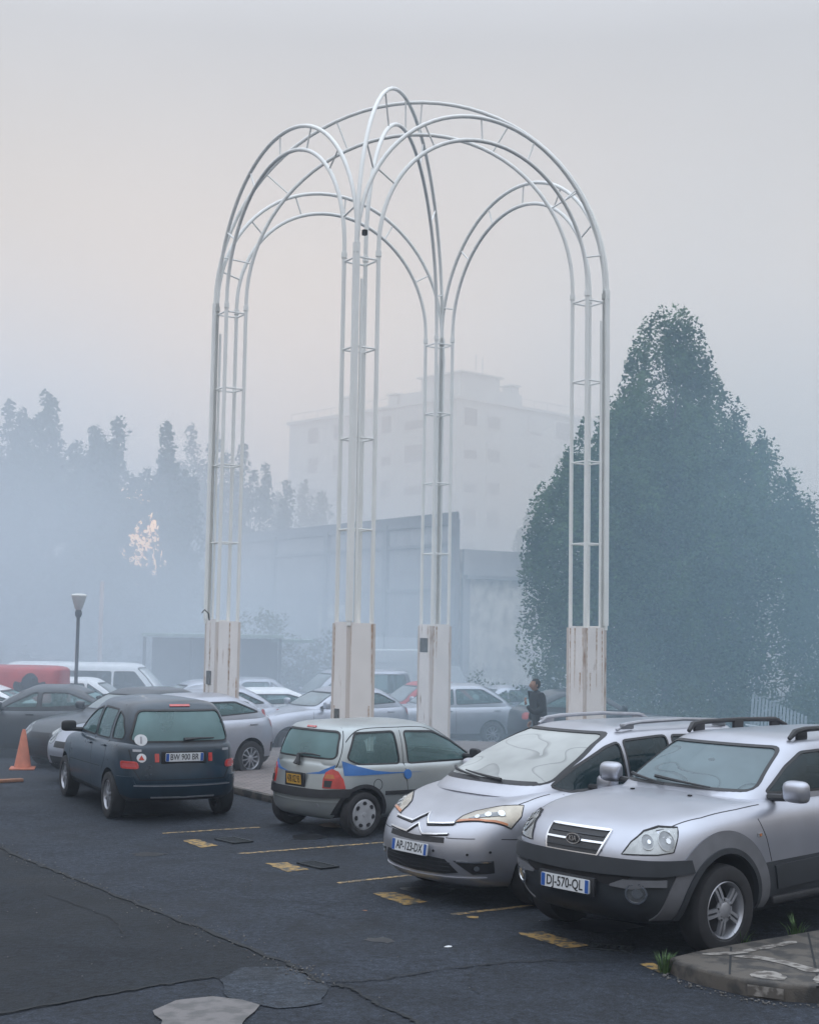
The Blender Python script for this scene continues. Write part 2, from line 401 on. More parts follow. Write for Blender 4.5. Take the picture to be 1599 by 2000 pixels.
def number_plate(root, pos, text, front, tilt=0, size=(.52,.11), style='white', band='left', two=False, yaw=0):
    w_, h_ = size; M = Matrix.Translation(pos) @ Matrix.Rotation(yaw,4,'Z') @ facing(front, tilt)
    bm = bmesh.new(); prism(bm, rounded([(-w_/2,-h_/2),(w_/2,-h_/2),(w_/2,h_/2),(-w_/2,h_/2)], .012, 3), -.014, .004, M)
    if style=='yellow':
        prism(bm, [(-w_/2-.014,-h_/2-.014),(w_/2+.014,-h_/2-.014),(w_/2+.014,h_/2+.014),(-w_/2-.014,h_/2+.014)], -.018, 0, M, 1)
    p = obj('number_plate', bm, [MAT['plate_'+style], MAT['black_plastic']], root)
    cs = [0]
    if style=='white':
        b = bmesh.new(); bw = .045
        prism(b, [(-w_/2+.004,-h_/2+.004),(-w_/2+bw,-h_/2+.004),(-w_/2+bw,h_/2-.004),(-w_/2+.004,h_/2-.004)], .003, .006, M)
        if two: prism(b, [(w_/2-bw+.004,-h_/2+.004),(w_/2-.004,-h_/2+.004),(w_/2-.004,h_/2-.004),(w_/2-bw+.004,h_/2-.004)], .003, .006, M)
        obj('blue_band', b, MAT['plate_blue'], p)
    t = text_bm(text, h_*1.02, .60 if style=='white' else .56)
    xs = [v.co.x for v in t.verts]; k = (w_-(.13 if style=='white' else .05))/(max(xs)-min(xs)); c0 = (max(xs)+min(xs))/2
    for v in t.verts: v.co.x = (v.co.x-c0)*k
    place2(t, M @ Matrix.Translation((.0 if two else .018 if style=='white' else 0,0,.0055)))
    obj('plate_lettering', t, MAT['ink_black'], p, 0)
    return p
def wheel_meshes(rad, wid, rimr, style):
    bm = bmesh.new(); h = wid/2
    pr = [(rimr*.98,-h*.82),(rimr+.012,-h*.96),(rad*.90,-h),(rad*.965,-h*.9),(rad*.995,-h*.6),(rad,-h*.3),(rad,h*.3),(rad*.995,h*.6),(rad*.965,h*.9),(rad*.90,h),(rimr+.012,h*.96),(rimr*.98,h*.82)]
    lathe(bm, pr+[pr[0]], 'Y', 40, close=False); me_t = bpy.data.meshes.new('wheel'); bmesh.ops.recalc_face_normals(bm, faces=bm.faces[:]); bm.to_mesh(me_t); bm.free()
    b = bmesh.new(); y = h*.8         # outside towards +y
    lathe(b, [(rimr*1.0,-h*.4),(rimr*1.0,y*1.05),(rimr*.965,y*1.12),(rimr*.90,y*.9),(rimr*.86,y*.2),(rimr*.84,-h*.3)], 'Y', 40, close=False)
    lathe(b, [(rimr*.93,-h*.32),(rimr*.5,-h*.3),(.001,-h*.3)], 'Y', 24, mi=1, close=False)
    if style=='cap':
        lathe(b, [(rimr*.985,y*1.0),(rimr*.93,y*1.14),(rimr*.8,y*1.16),(rimr*.45,y*1.25),(rimr*.2,y*1.22),(.001,y*1.24)], 'Y', 40, close=False)
        for k in range(7):
            a = 2*math.pi*(k+.5)/7; cx, cz = math.cos(a)*rimr*.72, math.sin(a)*rimr*.72; M = Matrix.Translation((cx,y*1.155,cz)) @ Matrix.Rotation(-a,4,'Y') @ Matrix.Rotation(-math.pi/2,4,'X')
            prism(b, [(math.cos(q/12*6.283)*rimr*.12*(1+.25*math.cos(q/12*6.283)), math.sin(q/12*6.283)*rimr*.155) for q in range(12)], -.004, .012, M, 1)
        lathe(b, [(rimr*.15,y*1.2),(rimr*.15,y*1.33),(.001,y*1.36)], 'Y', 16, close=False)
    else:
        n = {'five':5,'ten':10,'eight':8,'seven':7}[style]; wdt = {5:.30,10:.115,8:.14,7:.17}[n]*rimr
        for k in range(n):
            a = 2*math.pi*k/n+.3; ca, sa = math.cos(a), math.sin(a)
            for s_ in ((-1,1) if n==5 else (0,)):
                ww = wdt*(.36 if n==5 else 1); o0 = s_*wdt*.30
                vs = []
                for rr,yy,wm in ((rimr*.2,y*1.0,.9),(rimr*.6,y*.98,1.0),(rimr*.93,y*.86,1.15)):
                    for q in (-1,1):
                        u = o0*wm+q*ww/2*wm
                        for yo in (0,-.03): vs.append(b.verts.new((ca*rr-sa*u, yy+yo, sa*rr+ca*u)))
                for i in (0,4):
                    p = vs[i:i+8]
                    for f in ((0,2,6,4),(1,5,7,3),(0,4,5,1),(2,3,7,6)): b.faces.new([p[j] for j in f])
        lathe(b, [(rimr*.28,y*.7),(rimr*.28,y*.98),(rimr*.22,y*1.06),(.001,y*1.1)], 'Y', 20, close=False)
        for k in range(5):
            a = 2*math.pi*(k+.5)/5; lathe(b, [(rimr*.045,y*.9),(rimr*.045,y*1.01),(.001,y*1.01)], 'Y', 8, (math.cos(a)*rimr*.36,0,math.sin(a)*rimr*.36), 1, False) if n==5 else None
        if n==5: lathe(b, [(rimr*.42,y*.8),(rimr*.42,y*.93),(rimr*.3,y*.97)], 'Y', 20, close=False)
    bmesh.ops.recalc_face_normals(b, faces=b.faces[:]); me_r = bpy.data.meshes.new('rim'); b.to_mesh(me_r); b.free()
    m2 = MAT['hubcap_plastic'] if style=='cap' else MAT['alloy']
    for me,ms in ((me_t,[MAT['rubber']]),(me_r,[m2,MAT['black_plastic']])):
        for q in ms: me.materials.append(q)
        me.polygons.foreach_set('use_smooth',[True]*len(me.polygons)); me.set_sharp_from_angle(angle=R(35))
    return me_t, me_r
WH = {}
def add_wheels(root, S):
    key = (S['wr'],S.get('ww',.2),S.get('rim',.2),S.get('wstyle','ten'))
    if key not in WH: WH[key] = wheel_meshes(*key)
    for xx in (S['wb']/2+S.get('wo',0), -S['wb']/2+S.get('wo',0)):
        for s_ in (1,-1):
            o = bpy.data.objects.new('wheel', WH[key][0]); COL.objects.link(o); o.parent = root
            o.location = (xx, s_*(S['tw']/2), S['wr']); steer = S.get('steer',0) if xx>0 else 0
            o.rotation_euler = (0, random.uniform(0,6), (0 if s_==1 else math.pi)+steer); o.rotation_mode = 'XYZ'
            r_ = bpy.data.objects.new('rim', WH[key][1]); COL.objects.link(r_); r_.parent = o
def seat_bm(headrest=True):
    bm = bmesh.new(); box(bm, (0,0,.08), (.5,.5,.16), bev=.05)
    for k in range(1): pass
    b0 = Matrix.Translation((-.26,0,.38)) @ Matrix.Rotation(R(-14),4,'Y')
    r = bmesh.ops.create_cube(bm, size=1, matrix=b0 @ Matrix.Diagonal((.13,.48,.62,1)))
    es = list({e_ for v in r['verts'] for e_ in v.link_edges}); bmesh.ops.bevel(bm, geom=es, offset=.055, segments=3, affect='EDGES', profile=.5)
    return bm
def headrest_bm():
    bm = bmesh.new(); r = bmesh.ops.create_cube(bm, size=1, matrix=Matrix.Translation((-.37,0,.78)) @ Matrix.Diagonal((.1,.27,.19,1)))
    es = list({e_ for v in r['verts'] for e_ in v.link_edges}); bmesh.ops.bevel(bm, geom=es, offset=.045, segments=3, affect='EDGES', profile=.5)
    tube(bm, [(-.35,.06,.6),(-.37,.06,.72)], .008, 6); tube(bm, [(-.35,-.06,.6),(-.37,-.06,.72)], .008, 6)
    return bm
def interior(root, S):
    zf = S['cab_z']; xs = S['seat_x']
    for s_ in (1,-1):
        p = obj('seat', place2(seat_bm(), Matrix.Translation((xs,s_*.36,zf))), MAT['seat_fabric'], root)
        obj('headrest', place2(headrest_bm(), Matrix.Translation((xs,s_*.36,zf))), MAT['seat_fabric'], p)
    bm = bmesh.new(); x2 = S.get('rear_x', xs-.85); box(bm, (x2,0,zf+.08), (.5,1.2,.16), bev=.05); box(bm, (x2-.28,0,zf+.36), (.13,1.2,.55), bev=.05)
    p = obj('rear_bench', bm, MAT['seat_fabric'], root)
    for s_ in (1,-1): obj('headrest', place2(headrest_bm(), Matrix.Translation((x2,s_*.35,zf-.08))), MAT['seat_fabric'], p)
    bm = bmesh.new(); xd = S['dash_x']; zd = S['dash_z']; box(bm, (xd,0,zd-.14), (.42,S['w']*1.5,.26), bev=.07)
    d = obj('dashboard', bm, MAT['cabin_dark'], root)
    bm = bmesh.new(); M = Matrix.Translation((xd-.36,.36,zd-.08)) @ Matrix.Rotation(R(-62),4,'Y')
    tube(bm, [M @ Vector((math.cos(a)*.18,math.sin(a)*.18,0)) for a in [k*2*math.pi/20 for k in range(20)]], .014, 6, True)
    tube(bm, [M @ Vector((-.17,0,0)), M @ Vector((.17,0,0))], .018, 6); tube(bm, [M @ Vector((0,0,0)), M @ Vector((0,.17,0))], .016, 6)
    obj('steering_wheel', bm, MAT['black_plastic'], d)
def car(name, label, S, pose, paint, group=None, cat='car', z=None):
    """body shell with wheel wells, hollow cabin and real window openings, panes, seams, lamps, wheels"""
    x, y, h = pose; gz = ground_z(y) if z is None else z
    root = thing(name, label, cat, (x,y,gz), R(h), group)
    lod = S.get('lod',2); ts = S.get('ts',[.06,.15,.27,.42,.56,.7,.83,.94]); tg = S.get('tg',[.1,.3,.5,.7,.9])
    lo = ring_body(S['low'], ts, 0, lod); gh = ring_body(S['gh'], tg, S.get('roof_cr',.05), lod)
    solid = boolean(lo, gh, 'UNION'); bmv = bmesh.new(); bmv.from_mesh(solid); bvh = BVHTree.FromBMesh(bmv); bmv.free()
    so_ = bpy.data.objects.new('tmp', solid); COL.objects.link(so_); cutters = [lo, gh]
    def cut(o):
        new = boolean(so_, o, 'DIFFERENCE'); old = so_.data; so_.data = new; bpy.data.meshes.remove(old); cutters.append(o)
    b = bmesh.new()
    for xx in (S['wb']/2+S.get('wo',0), -S['wb']/2+S.get('wo',0)):
        for s_ in (1,-1):
            lathe(b, [(S['arch'],.42),(S['arch'],1.3)] if s_==1 else [(S['arch'],-1.3),(S['arch'],-.42)], 'Y', 32, (xx,0,S['wr']+.015))
    cut(tmpobj(b, 1))
    G = S['gh']
    if S.get('hollow',True):
        ins = []
        g1, g3 = G[1], G[-2]
        zl = [(a,c-.30) for a,c in g1['z']] if isinstance(g1['z'],list) else g1['z']-.3
        ins.append(dict(g1, z=S['cab_z']-.03, w=g1['w']-.13, xf=g1['xf']-.10, xr=g1['xr']+.16))
        ins.append(dict(g1, z=zl, w=g1['w']-.11, xf=g1['xf']-.10, xr=g1['xr']+.12))
        for g in G[1:-1]:
            dz = .0 if g is not g3 else -.045
            ins.append(dict(g, w=g['w']-.05, xf=g['xf']-.085, xr=g['xr']+.06, z=([(a,c+dz) for a,c in g['z']] if isinstance(g['z'],list) else g['z']+dz), crease=0))
        ins[-1]['cr'] = .02
        ci = ring_body(ins, tg, .02, 1)
        for p in ci.data.polygons: p.material_index = 1
        cut(ci)
    P = {k: Proj(bvh,k) for k in 'FBT'}; P['S1'] = Proj(bvh,'S',1); P['S-1'] = Proj(bvh,'S',-1)
    P['bvh'] = bvh; P['CF'] = Proj(bvh,'C',1,S['xf']-.8); P['CB'] = Proj(bvh,'C',-1,S['xr']+.8)
    b = bmesh.new(); Ms = Matrix(((1,0,0,0),(0,0,1,0),(0,1,0,0),(0,0,0,1)))      # (x,z)->side prism
    for poly in S['side_win']: prism(b, rounded(poly,.05,3), -1.3, 1.3, Ms)
    if S['side_win']: cut(tmpobj(b, 0))
    Mf = Matrix(((0,0,1,0),(1,0,0,0),(0,1,0,0),(0,0,0,1)))
    b = bmesh.new(); prism(b, rounded(S['ws'],.07,4), S['midx'], 4, Mf)
    if S.get('rw'): prism(b, rounded(S['rw'],.08,4), -4, S['midx']-.3, Mf)
    cut(tmpobj(b, 0))
    me = so_.data.copy(); kill(so_, *cutters)
    bm = bmesh.new(); bm.from_mesh(me); bpy.data.meshes.remove(me)
    for f in bm.faces:
        if f.material_index not in (0,1,2): f.material_index = 0
    # seams live in the body mesh (slot 3)
    sw = S.get('seam_w',.008)
    for side in (1,-1):
        for ln in S.get('seams',[]): strip(P['S%d'%side], ln, sw, .0015, .006, mi=3, into=bm)
    for ln in S.get('top_seams',[]):
        strip(P['T'], ln, sw, .0015, .006, mi=3, into=bm); strip(P['T'], [(a,-c) for a,c in ln], sw, .0015, .006, mi=3, into=bm)
    for k in ('CF','CB'):
        for ln in S.get(k+'_seams',[]): strip(P[k], ln, sw, .0015, .006, mi=3, into=bm)
    body = obj('body', bm, [MAT[paint], MAT['cabin_dark'], MAT[S.get('clad','black_plastic')], MAT['seam_black']], root, 32)
    # panes with black rubber surrounds
    gl = MAT[S.get('side_glass','side_glass')]
    for side in (1,-1):
        for poly in S['side_win']:
            rp = rounded(poly,.05,3); c = obj('side_window', patch(P['S%d'%side], rp, -.008, 0), gl, root, 60)
            obj('window_seal', strip(P['S%d'%side], rp, .022, .003, .012, True), MAT['black_plastic'], c)
    rp = rounded(S['ws'],.07,4); c = obj('windscreen', patch(P['F'], rp, -.008, 0), MAT[S.get('ws_glass','dewy_windscreen')], root, 60)
    obj('window_seal', strip(P['F'], rp, .02, .003, .012, True), MAT['black_plastic'], c)
    if S.get('rw'):
        rp = rounded(S['rw'],.08,4); c = obj('rear_window', patch(P['B'], rp, -.008, 0), MAT[S.get('rw_glass','rear_glass')], root, 60)
        obj('window_seal', strip(P['B'], rp, .022, .003, .012, True), MAT['black_plastic'], c)
    add_wheels(root, S)
    if S.get('hollow',True): interior(root, S)
    for x_, z_ in S.get('handles',[]):
        for side in (1,-1):
            p, n = P['S%d'%side].hit(x_, z_); b = bmesh.new(); box(b, p+n*.012, (.17,.03,.028), bev=.009)
            obj('door_handle', b, MAT[S.get('handle_mat',paint)], root)
    if S.get('mirror'):
        mx_, my_, mz_ = S['mirror']; msz = S.get('mirror_s',(.16,.22,.16))
        for side in (1,-1):
            b = bmesh.new(); r_ = bmesh.ops.create_icosphere(b, subdivisions=3, radius=1)
            for v in r_['verts']:
                c_ = v.co; sg = lambda q,pw: math.copysign(abs(q)**pw,q)
                v.co = Vector((mx_+sg(c_.x,.8)*msz[0]*.5*(1 if c_.x>0 else .35), side*(my_+sg(c_.y,.55)*msz[1]*.5), mz_+sg(c_.z,.55)*msz[2]*.5))
            o = obj('wing_mirror', b, MAT[S.get('mirror_mat',paint)], root, 60)
            p, n = P['S%d'%side].hit(mx_+.02, mz_-msz[2]*.35); b = bmesh.new()
            tube(b, [p-n*.01, Vector((mx_,side*(my_-msz[1]*.2),mz_-msz[2]*.3))], [.035,.03], 8); obj('mirror_foot', b, MAT['black_plastic'], o)
    if S.get('clean_front',True) is not False:
        cf = P['CF']
        for sgn in (1,-1):
            if S.get('hl'):
                pl = smoothline([(a*sgn,c) for a,c in S['hl']],3,True); o = obj('headlight', patch(cf, [tuple(q) for q in pl], .006, .02), MAT['lamp_silver'], root)
                if S.get('hl_spot'):
                    a,c,r_ = S['hl_spot']; obj('lamp_bowl', patch(cf, [(a*sgn+math.cos(k*.524)*r_*1.1,c+math.sin(k*.524)*r_) for k in range(12)], .011, .004), MAT['lamp_dark'], o)
        for nm, pl, mt in S.get('front_bits',[]): obj(nm, patch(cf, pl, .005, .02), MAT[mt], root)
    for sgn in (1,-1):
        if S.get('tl'):
            pl = smoothline([(a*sgn,c) for a,c in S['tl']],3,True); obj('tail_light', patch(P['CB'], [tuple(q) for q in pl], .006, .02), MAT['red_lens'], root)
    for nm, pl, mt in S.get('rear_bits',[]): obj(nm, patch(P['CB'], pl, .005, .02), MAT[mt], root)
    for pl in S.get('plates',[]): number_plate(root, *pl)
    return root, P
def wiper(root, P, pts, name='wiper'):
    """pts: car-space points the blade runs through, laid 2 cm above the glass"""
    L_ = []
    for p in pts: L_.append(Vector(p))
    b = bmesh.new(); tube(b, L_, [.016,.014,.011,.008][:len(L_)] if len(L_)<=4 else .011, 6); return obj(name, b, MAT['black_plastic'], root)
def auto_spec(L=4.0, W=1.70, H=1.47, wb=2.5, xo=0.0, nose=.78, cowl=(.72,.98), tailz=1.02, roof=(-.05,-1.2), rb=None, clr=.2, wr=.3, kind='hatch', lod=1, wstyle='ten', **kw):
    xf, xr, hw = L/2, -L/2, W/2; cx, cz = cowl; rb = rb if rb is not None else xr+.16
    top = [(xr,tailz),(cx,cz),(xf-.25,nose+.05),(xf-.12,nose)]
    sh = [(a,c-.09) for a,c in top]
    S = dict(xf=xf, xr=xr, w=hw, wb=wb, wo=xo, wr=wr, arch=wr+.05, tw=W-.19, ww=.19, rim=wr*.66, wstyle=wstyle, lod=lod, cab_z=.46, seat_x=-.18, rear_x=-1.0, dash_x=cx-.15, dash_z=cz-.05, midx=(roof[0]+roof[1])/2+.2)
    S['low'] = [dict(z=clr,xf=xf-.16,xr=xr+.14,w=hw-.1,bf=.3,br=.2,crease=.5,mi=2), dict(z=clr+.09,xf=xf-.03,xr=xr+.03,w=hw-.03,bf=.34,br=.26), dict(z=.52,xf=xf,xr=xr,w=hw,bf=.34,br=.26),
        dict(z=[(xr,.78),(xf,.66)],xf=xf-.03,xr=xr+.02,w=hw-.005,bf=.34,br=.26), dict(z=sh,xf=xf-.09,xr=xr+.04,w=hw-.03,bf=.36,br=.27,cr=.02,crease=.3), dict(z=top,xf=xf-.18,xr=xr+.10,w=hw-.10,bf=.36,br=.25,cr=.035)]
    wb_ = hw-.09; wt = hw-.24; zb = [(xr,tailz),(cx,cz)]
    dn = lambda d: [(a,c-d) for a,c in zb]
    k = .16
    S['gh'] = [dict(z=dn(.14),xf=cx+(cx-roof[0])*.25,xr=rb-(roof[1]-rb)*-.0-.02,w=wb_+.01,bf=.26,br=.14), dict(z=dn(-.0),xf=cx,xr=rb,w=wb_,bf=.26,br=.14),
        dict(z=lerp(cz,H,.55),xf=lerp(cx,roof[0],.5),xr=lerp(rb,roof[1],.48),w=lerp(wb_,wt,.42),bf=.22,br=.13), dict(z=H-.075,xf=roof[0]+.03,xr=roof[1]-.06,w=wt+.005,bf=.17,br=.12,crease=.25), dict(z=H-.04,xf=roof[0]-.10,xr=roof[1]+.06,w=wt-.07,bf=.15,br=.12,cr=.04)]
    zlo = lambda x_: interp(x_, zb)+.045
    zt = H-.135; xa = cx-.36; xat = roof[0]-.20; xb = S.get('xb', -.28) if 'xb' not in kw else kw['xb']; xc = rb+.34; xct = roof[1]+.16
    def top_at(x_):  # outline of the side glass: A pillar, roof, C pillar
        return min(zt, lerp(zlo(xa),zt,(xa-x_)/(xa-xat)) if x_>xat else zt)
    f = [(xa,zlo(xa)),(xat,zt),(xb+.03,zt),(xb+.03,zlo(xb))]; r = [(xb-.05,zlo(xb)),(xb-.05,zt),(xct,zt),(xc,zlo(xc)+.04)]
    S['side_win'] = [f,r]
    S['ws'] = [(-wb_+.14,cz+.07),(wb_-.14,cz+.07),(wt-.09,H-.12),(-wt+.09,H-.12)]
    S['rw'] = [(-wb_+.16,tailz+.06),(wb_-.16,tailz+.06),(wt-.1,H-.14),(-wt+.1,H-.14)]
    S['ws_glass'] = 'far_windscreen'; S['rw_glass'] = 'rear_glass'
    S['seams'] = [[(xb-.01,cz-.0),(xb-.02,.34)],[(cx-.12,cz-.05),(cx-.05,.34)]]; S['handles'] = [(xb+.16,tailz-.14),(xc+.2,tailz-.13)]
    S['top_seams'] = [[(cx+.05,hw-.16),(xf-.45,hw-.2)]]
    S['mirror'] = (cx-.38, hw+.08, cz+.10)
    S['hl'] = [(.42,nose-.10),(.52,nose-.03),(.78,nose+.06),(.92,nose+.03),(.80,nose-.10),(.55,nose-.16)]; S['hl_spot'] = (.64,nose-.05,.06)
    S['front_bits'] = [('grille',[(-.36,nose-.10),(.36,nose-.10),(.33,nose-.2),(-.33,nose-.2)],'black_plastic'),('air_intake',[(-.5,.44),(.5,.44),(.42,.29),(-.42,.29)],'black_plastic')]
    S['tl'] = [(.66,tailz-.12),(.74,tailz-.06),(.88,tailz-.07),(.86,tailz-.2),(.70,tailz-.2)]
    S['rear_bits'] = [('rear_bumper',[(-.95,.56),(.95,.56),(.95,.40),(-.95,.40)],'black_plastic')]
    S.update(kw); return S
# ------------------------------------------------------------------ ground
def asphalt(name, base, patch_, scale=.35, rough=.72):
    m, N, L = newmat(name)
    o = N('ShaderNodeOutputMaterial'); b = N('ShaderNodeBsdfPrincipled'); b.inputs['Specular IOR Level'].default_value = .3; L(b.outputs[0], o.inputs[0])
    t = N('ShaderNodeTexCoord')
    n1 = N('ShaderNodeTexNoise'); n1.inputs['Scale'].default_value = scale; n1.inputs['Detail'].default_value = 8; n1.inputs['Roughness'].default_value = .6
    n2 = N('ShaderNodeTexNoise'); n2.inputs['Scale'].default_value = 15; n2.inputs['Detail'].default_value = 6; n2.inputs['Roughness'].default_value = .7
    n3 = N('ShaderNodeTexVoronoi'); n3.inputs['Scale'].default_value = 60
    for q in (n1,n2,n3): L(t.outputs['Object'], q.inputs['Vector'])
    r1 = N('ShaderNodeValToRGB'); r1.color_ramp.elements[0].position = .36; r1.color_ramp.elements[1].position = .66
    r1.color_ramp.elements[0].color = (*base,1); r1.color_ramp.elements[1].color = (*patch_,1); L(n1.outputs['Fac'], r1.inputs[0])
    r2 = N('ShaderNodeMapRange'); r2.inputs[1].default_value = .3; r2.inputs[2].default_value = .7; r2.inputs[3].default_value = .22; r2.inputs[4].default_value = 2.0; L(n2.outputs['Fac'], r2.inputs[0])
    r3 = N('ShaderNodeMapRange'); r3.inputs[1].default_value = 0; r3.inputs[2].default_value = .6; r3.inputs[3].default_value = 1.6; r3.inputs[4].default_value = .6; L(n3.outputs['Distance'], r3.inputs[0])
    n4 = N('ShaderNodeTexNoise'); n4.inputs['Scale'].default_value = 1.9; n4.inputs['Detail'].default_value = 5; n4.inputs['Distortion'].default_value = .8; L(t.outputs['Object'], n4.inputs['Vector'])   # stains and worn wheel tracks
    r4 = N('ShaderNodeMapRange'); r4.inputs[1].default_value = .32; r4.inputs[2].default_value = .62; r4.inputs[3].default_value = .62; r4.inputs[4].default_value = 1.18; L(n4.outputs['Fac'], r4.inputs[0])
    m0 = N('ShaderNodeMath'); m0.operation = 'MULTIPLY'; L(r2.outputs[0], m0.inputs[0]); L(r3.outputs[0], m0.inputs[1])
    mm = N('ShaderNodeMath'); mm.operation = 'MULTIPLY'; L(m0.outputs[0], mm.inputs[0]); L(r4.outputs[0], mm.inputs[1])
    mx = N('ShaderNodeMix'); mx.data_type = 'RGBA'; mx.blend_type = 'MULTIPLY'; mx.inputs[0].default_value = 1; L(r1.outputs[0], mx.inputs[6]); L(mm.outputs[0], mx.inputs[7]); L(mx.outputs[2], b.inputs['Base Color'])
    rr = N('ShaderNodeMapRange'); rr.inputs[1].default_value = .3; rr.inputs[2].default_value = .7; rr.inputs[3].default_value = rough-.14; rr.inputs[4].default_value = rough+.14; L(n1.outputs['Fac'], rr.inputs[0]); L(rr.outputs[0], b.inputs['Roughness'])
    bp = N('ShaderNodeBump'); bp.inputs['Strength'].default_value = .55; bp.inputs['Distance'].default_value = .012; L(mm.outputs[0], bp.inputs['Height']); L(bp.outputs[0], b.inputs['Normal'])
    return m
asphalt('asphalt', (.015,.020,.029), (.031,.038,.051), rough=.82)
asphalt('old_asphalt', (.007,.010,.014), (.015,.019,.025), .5, .8)
asphalt('smooth_patch', (.026,.033,.044), (.038,.047,.061), 1.2, .74)
def worn(name, col, under, amount=.5, scale=9):
    m = pbr(name, under, .75, 0, 0, scale, col2=col, detail=9, lo=amount-.08, hi=amount+.05, bump=.2, bscale=80); return m
worn('yellow_paint', (.30,.19,.06), (.05,.05,.046), .50, 13)
worn('thin_yellow_paint', (.34,.23,.10), (.06,.058,.054), .52, 16)
worn('grey_concrete', (.15,.14,.138), (.095,.092,.09), .5, 7)
worn('kerb_stone', (.085,.075,.064), (.035,.033,.031), .5, 6)
worn('white_spill', (.25,.235,.215), (.09,.08,.07), .51, 14)
pbr('crack_dark', (.012,.014,.016), .9, 0, .3, 20)
pbr('iron_dark', (.025,.03,.034), .55, .5, .3, 20, bump=.3, bscale=60)
pbr('moss_soil', (.035,.035,.025), .95, 0, .4, 18)
xs = [-400,-150,-70,-40,-28,-20,-12,-6,0,6,12,20,28,40,70,150,400]; ys = [-40,0,10,20,23,24,25,26,27,28,30,32,34,36,38,40,43,46,50,55,60,66,72,80,95,120,160,260,500,900]
bm = bmesh.new(); V = [[bm.verts.new((x,y,ground_z(y))) for x in xs] for y in ys]
for i in range(len(ys)-1):
    for j in range(len(xs)-1): bm.faces.new((V[i][j],V[i][j+1],V[i+1][j+1],V[i+1][j]))
tag(obj('ground', bm, MAT['asphalt']), kind='structure')
def sheet(name, poly, m, z=.004, kind='structure', wob=0, seed=1, sub=.12, **kw):
    rnd = random.Random(seed); pts = []
    n = len(poly)
    for i in range(n):
        a, b = Vector(poly[i]), Vector(poly[(i+1)%n]); k = max(1,int((b-a).length/sub)) if wob else 1
        for j in range(k):
            p = a.lerp(b,j/k); pts.append((p.x+rnd.uniform(-wob,wob), p.y+rnd.uniform(-wob,wob)))
    bm = bmesh.new(); bm.faces.new([bm.verts.new((x,y,ground_z(y)+z)) for x,y in pts])
    o = obj(name, bm, MAT[m], smooth=0); return tag(o, kind=kind, **kw)
seam = [(-9.2,23.4),(-6.6,19.3),(-4.7,16.42),(-3.94,15.26),(-3.25,14.32),(-2.27,12.93),(-1.53,11.93),(-.85,10.95),(-.72,10.76),(-.60,10.45)]
sheet('old_road_surface', seam+[(-.95,10.2),(-1.39,10.56),(-1.79,10.27),(-2.25,9.87),(-2.66,9.46),(-4.5,8.2),(-9,6.5),(-16,12),(-15,22)], 'old_asphalt', .004, wob=.012)
sheet('road_patch', [(-1.21,10.89),(-.89,10.92),(-.54,10.39),(-.56,9.88),(-.85,9.73),(-1.0,9.85),(-1.24,10.0),(-1.34,10.49)], 'smooth_patch', .008, wob=.02, seed=4)
sheet('road_patch', [(-1.68,9.61),(-1.57,9.87),(-1.34,10.0),(-1.12,9.94),(-.97,9.81),(-1.01,9.47),(-1.05,9.20),(-1.5,9.15)], 'grey_concrete', .0125, wob=.02, seed=5)
sheet('road_patch', [(-2.6,8.7),(-1.7,9.3),(-1.5,9.1),(-1.6,8.3),(-2.4,8.2)], 'smooth_patch', .008, wob=.03, seed=9)
def crack(pts, wid, z=.016, seed=3, m='crack_dark'):
    rnd = random.Random(seed); P = []
    for p in smoothline([Vector((*q,0)) for q in pts], 10): P.append(Vector((p.x+rnd.uniform(-.025,.025), p.y+rnd.uniform(-.025,.025))))
    bm = bmesh.new(); prev = None
    for i,p in enumerate(P):
        t = (P[min(i+1,len(P)-1)]-P[max(i-1,0)]).normalized(); n = Vector((-t.y,t.x)); w_ = wid*rnd.uniform(.35,1.25)
        a = bm.verts.new((p.x+n.x*w_,p.y+n.y*w_,z)); b = bm.verts.new((p.x-n.x*w_,p.y-n.y*w_,z))
        if prev: bm.faces.new((prev[0],prev[1],b,a))
        prev = (a,b)
    return tag(obj('road_crack', bm, MAT[m], smooth=0), kind='structure')
crack(seam[1:], .028, .012, 1); crack([(-2.9,9.3),(-2.25,9.87),(-1.79,10.27),(-1.39,10.56)], .015, .012, 2)
crack([(-.55,10.48),(-.17,10.57),(.06,10.74),(.66,11.1),(1.12,11.25),(1.68,11.25)], .012, .012, 3); crack([(-.5,10.4),(-.35,10.26),(-.19,9.93),(.02,9.62),(.19,9.3)], .02, .012, 4)
crack([(.66,11.1),(.5,10.7),(.55,10.2)], .006, .012, 6); crack([(-1.0,13.2),(-.6,12.8),(-.2,12.7)], .006, .012, 8); crack([(-3.4,13.6),(-2.6,12.6),(-2.3,11.8)], .008, .014, 9)
def line(a, b, w_, m, seed=1, name='parking_line'):
    a, b = Vector(a), Vector(b); n = Vector((-(b-a).y,(b-a).x)).normalized()*w_/2
    return sheet(name, [a-n,b-n,b+n,a+n], m, .0045, wob=.006, seed=seed, sub=.1)
line((-3.03,17.70),(-1.88,18.38),.07,'thin_yellow_paint',1); line((-1.9,16.22),(.3,17.61),.07,'thin_yellow_paint',2); line((-.67,14.49),(1.6,16.1),.07,'thin_yellow_paint',3); line((.45,13.0),(2.6,14.35),.07,'thin_yellow_paint',7)
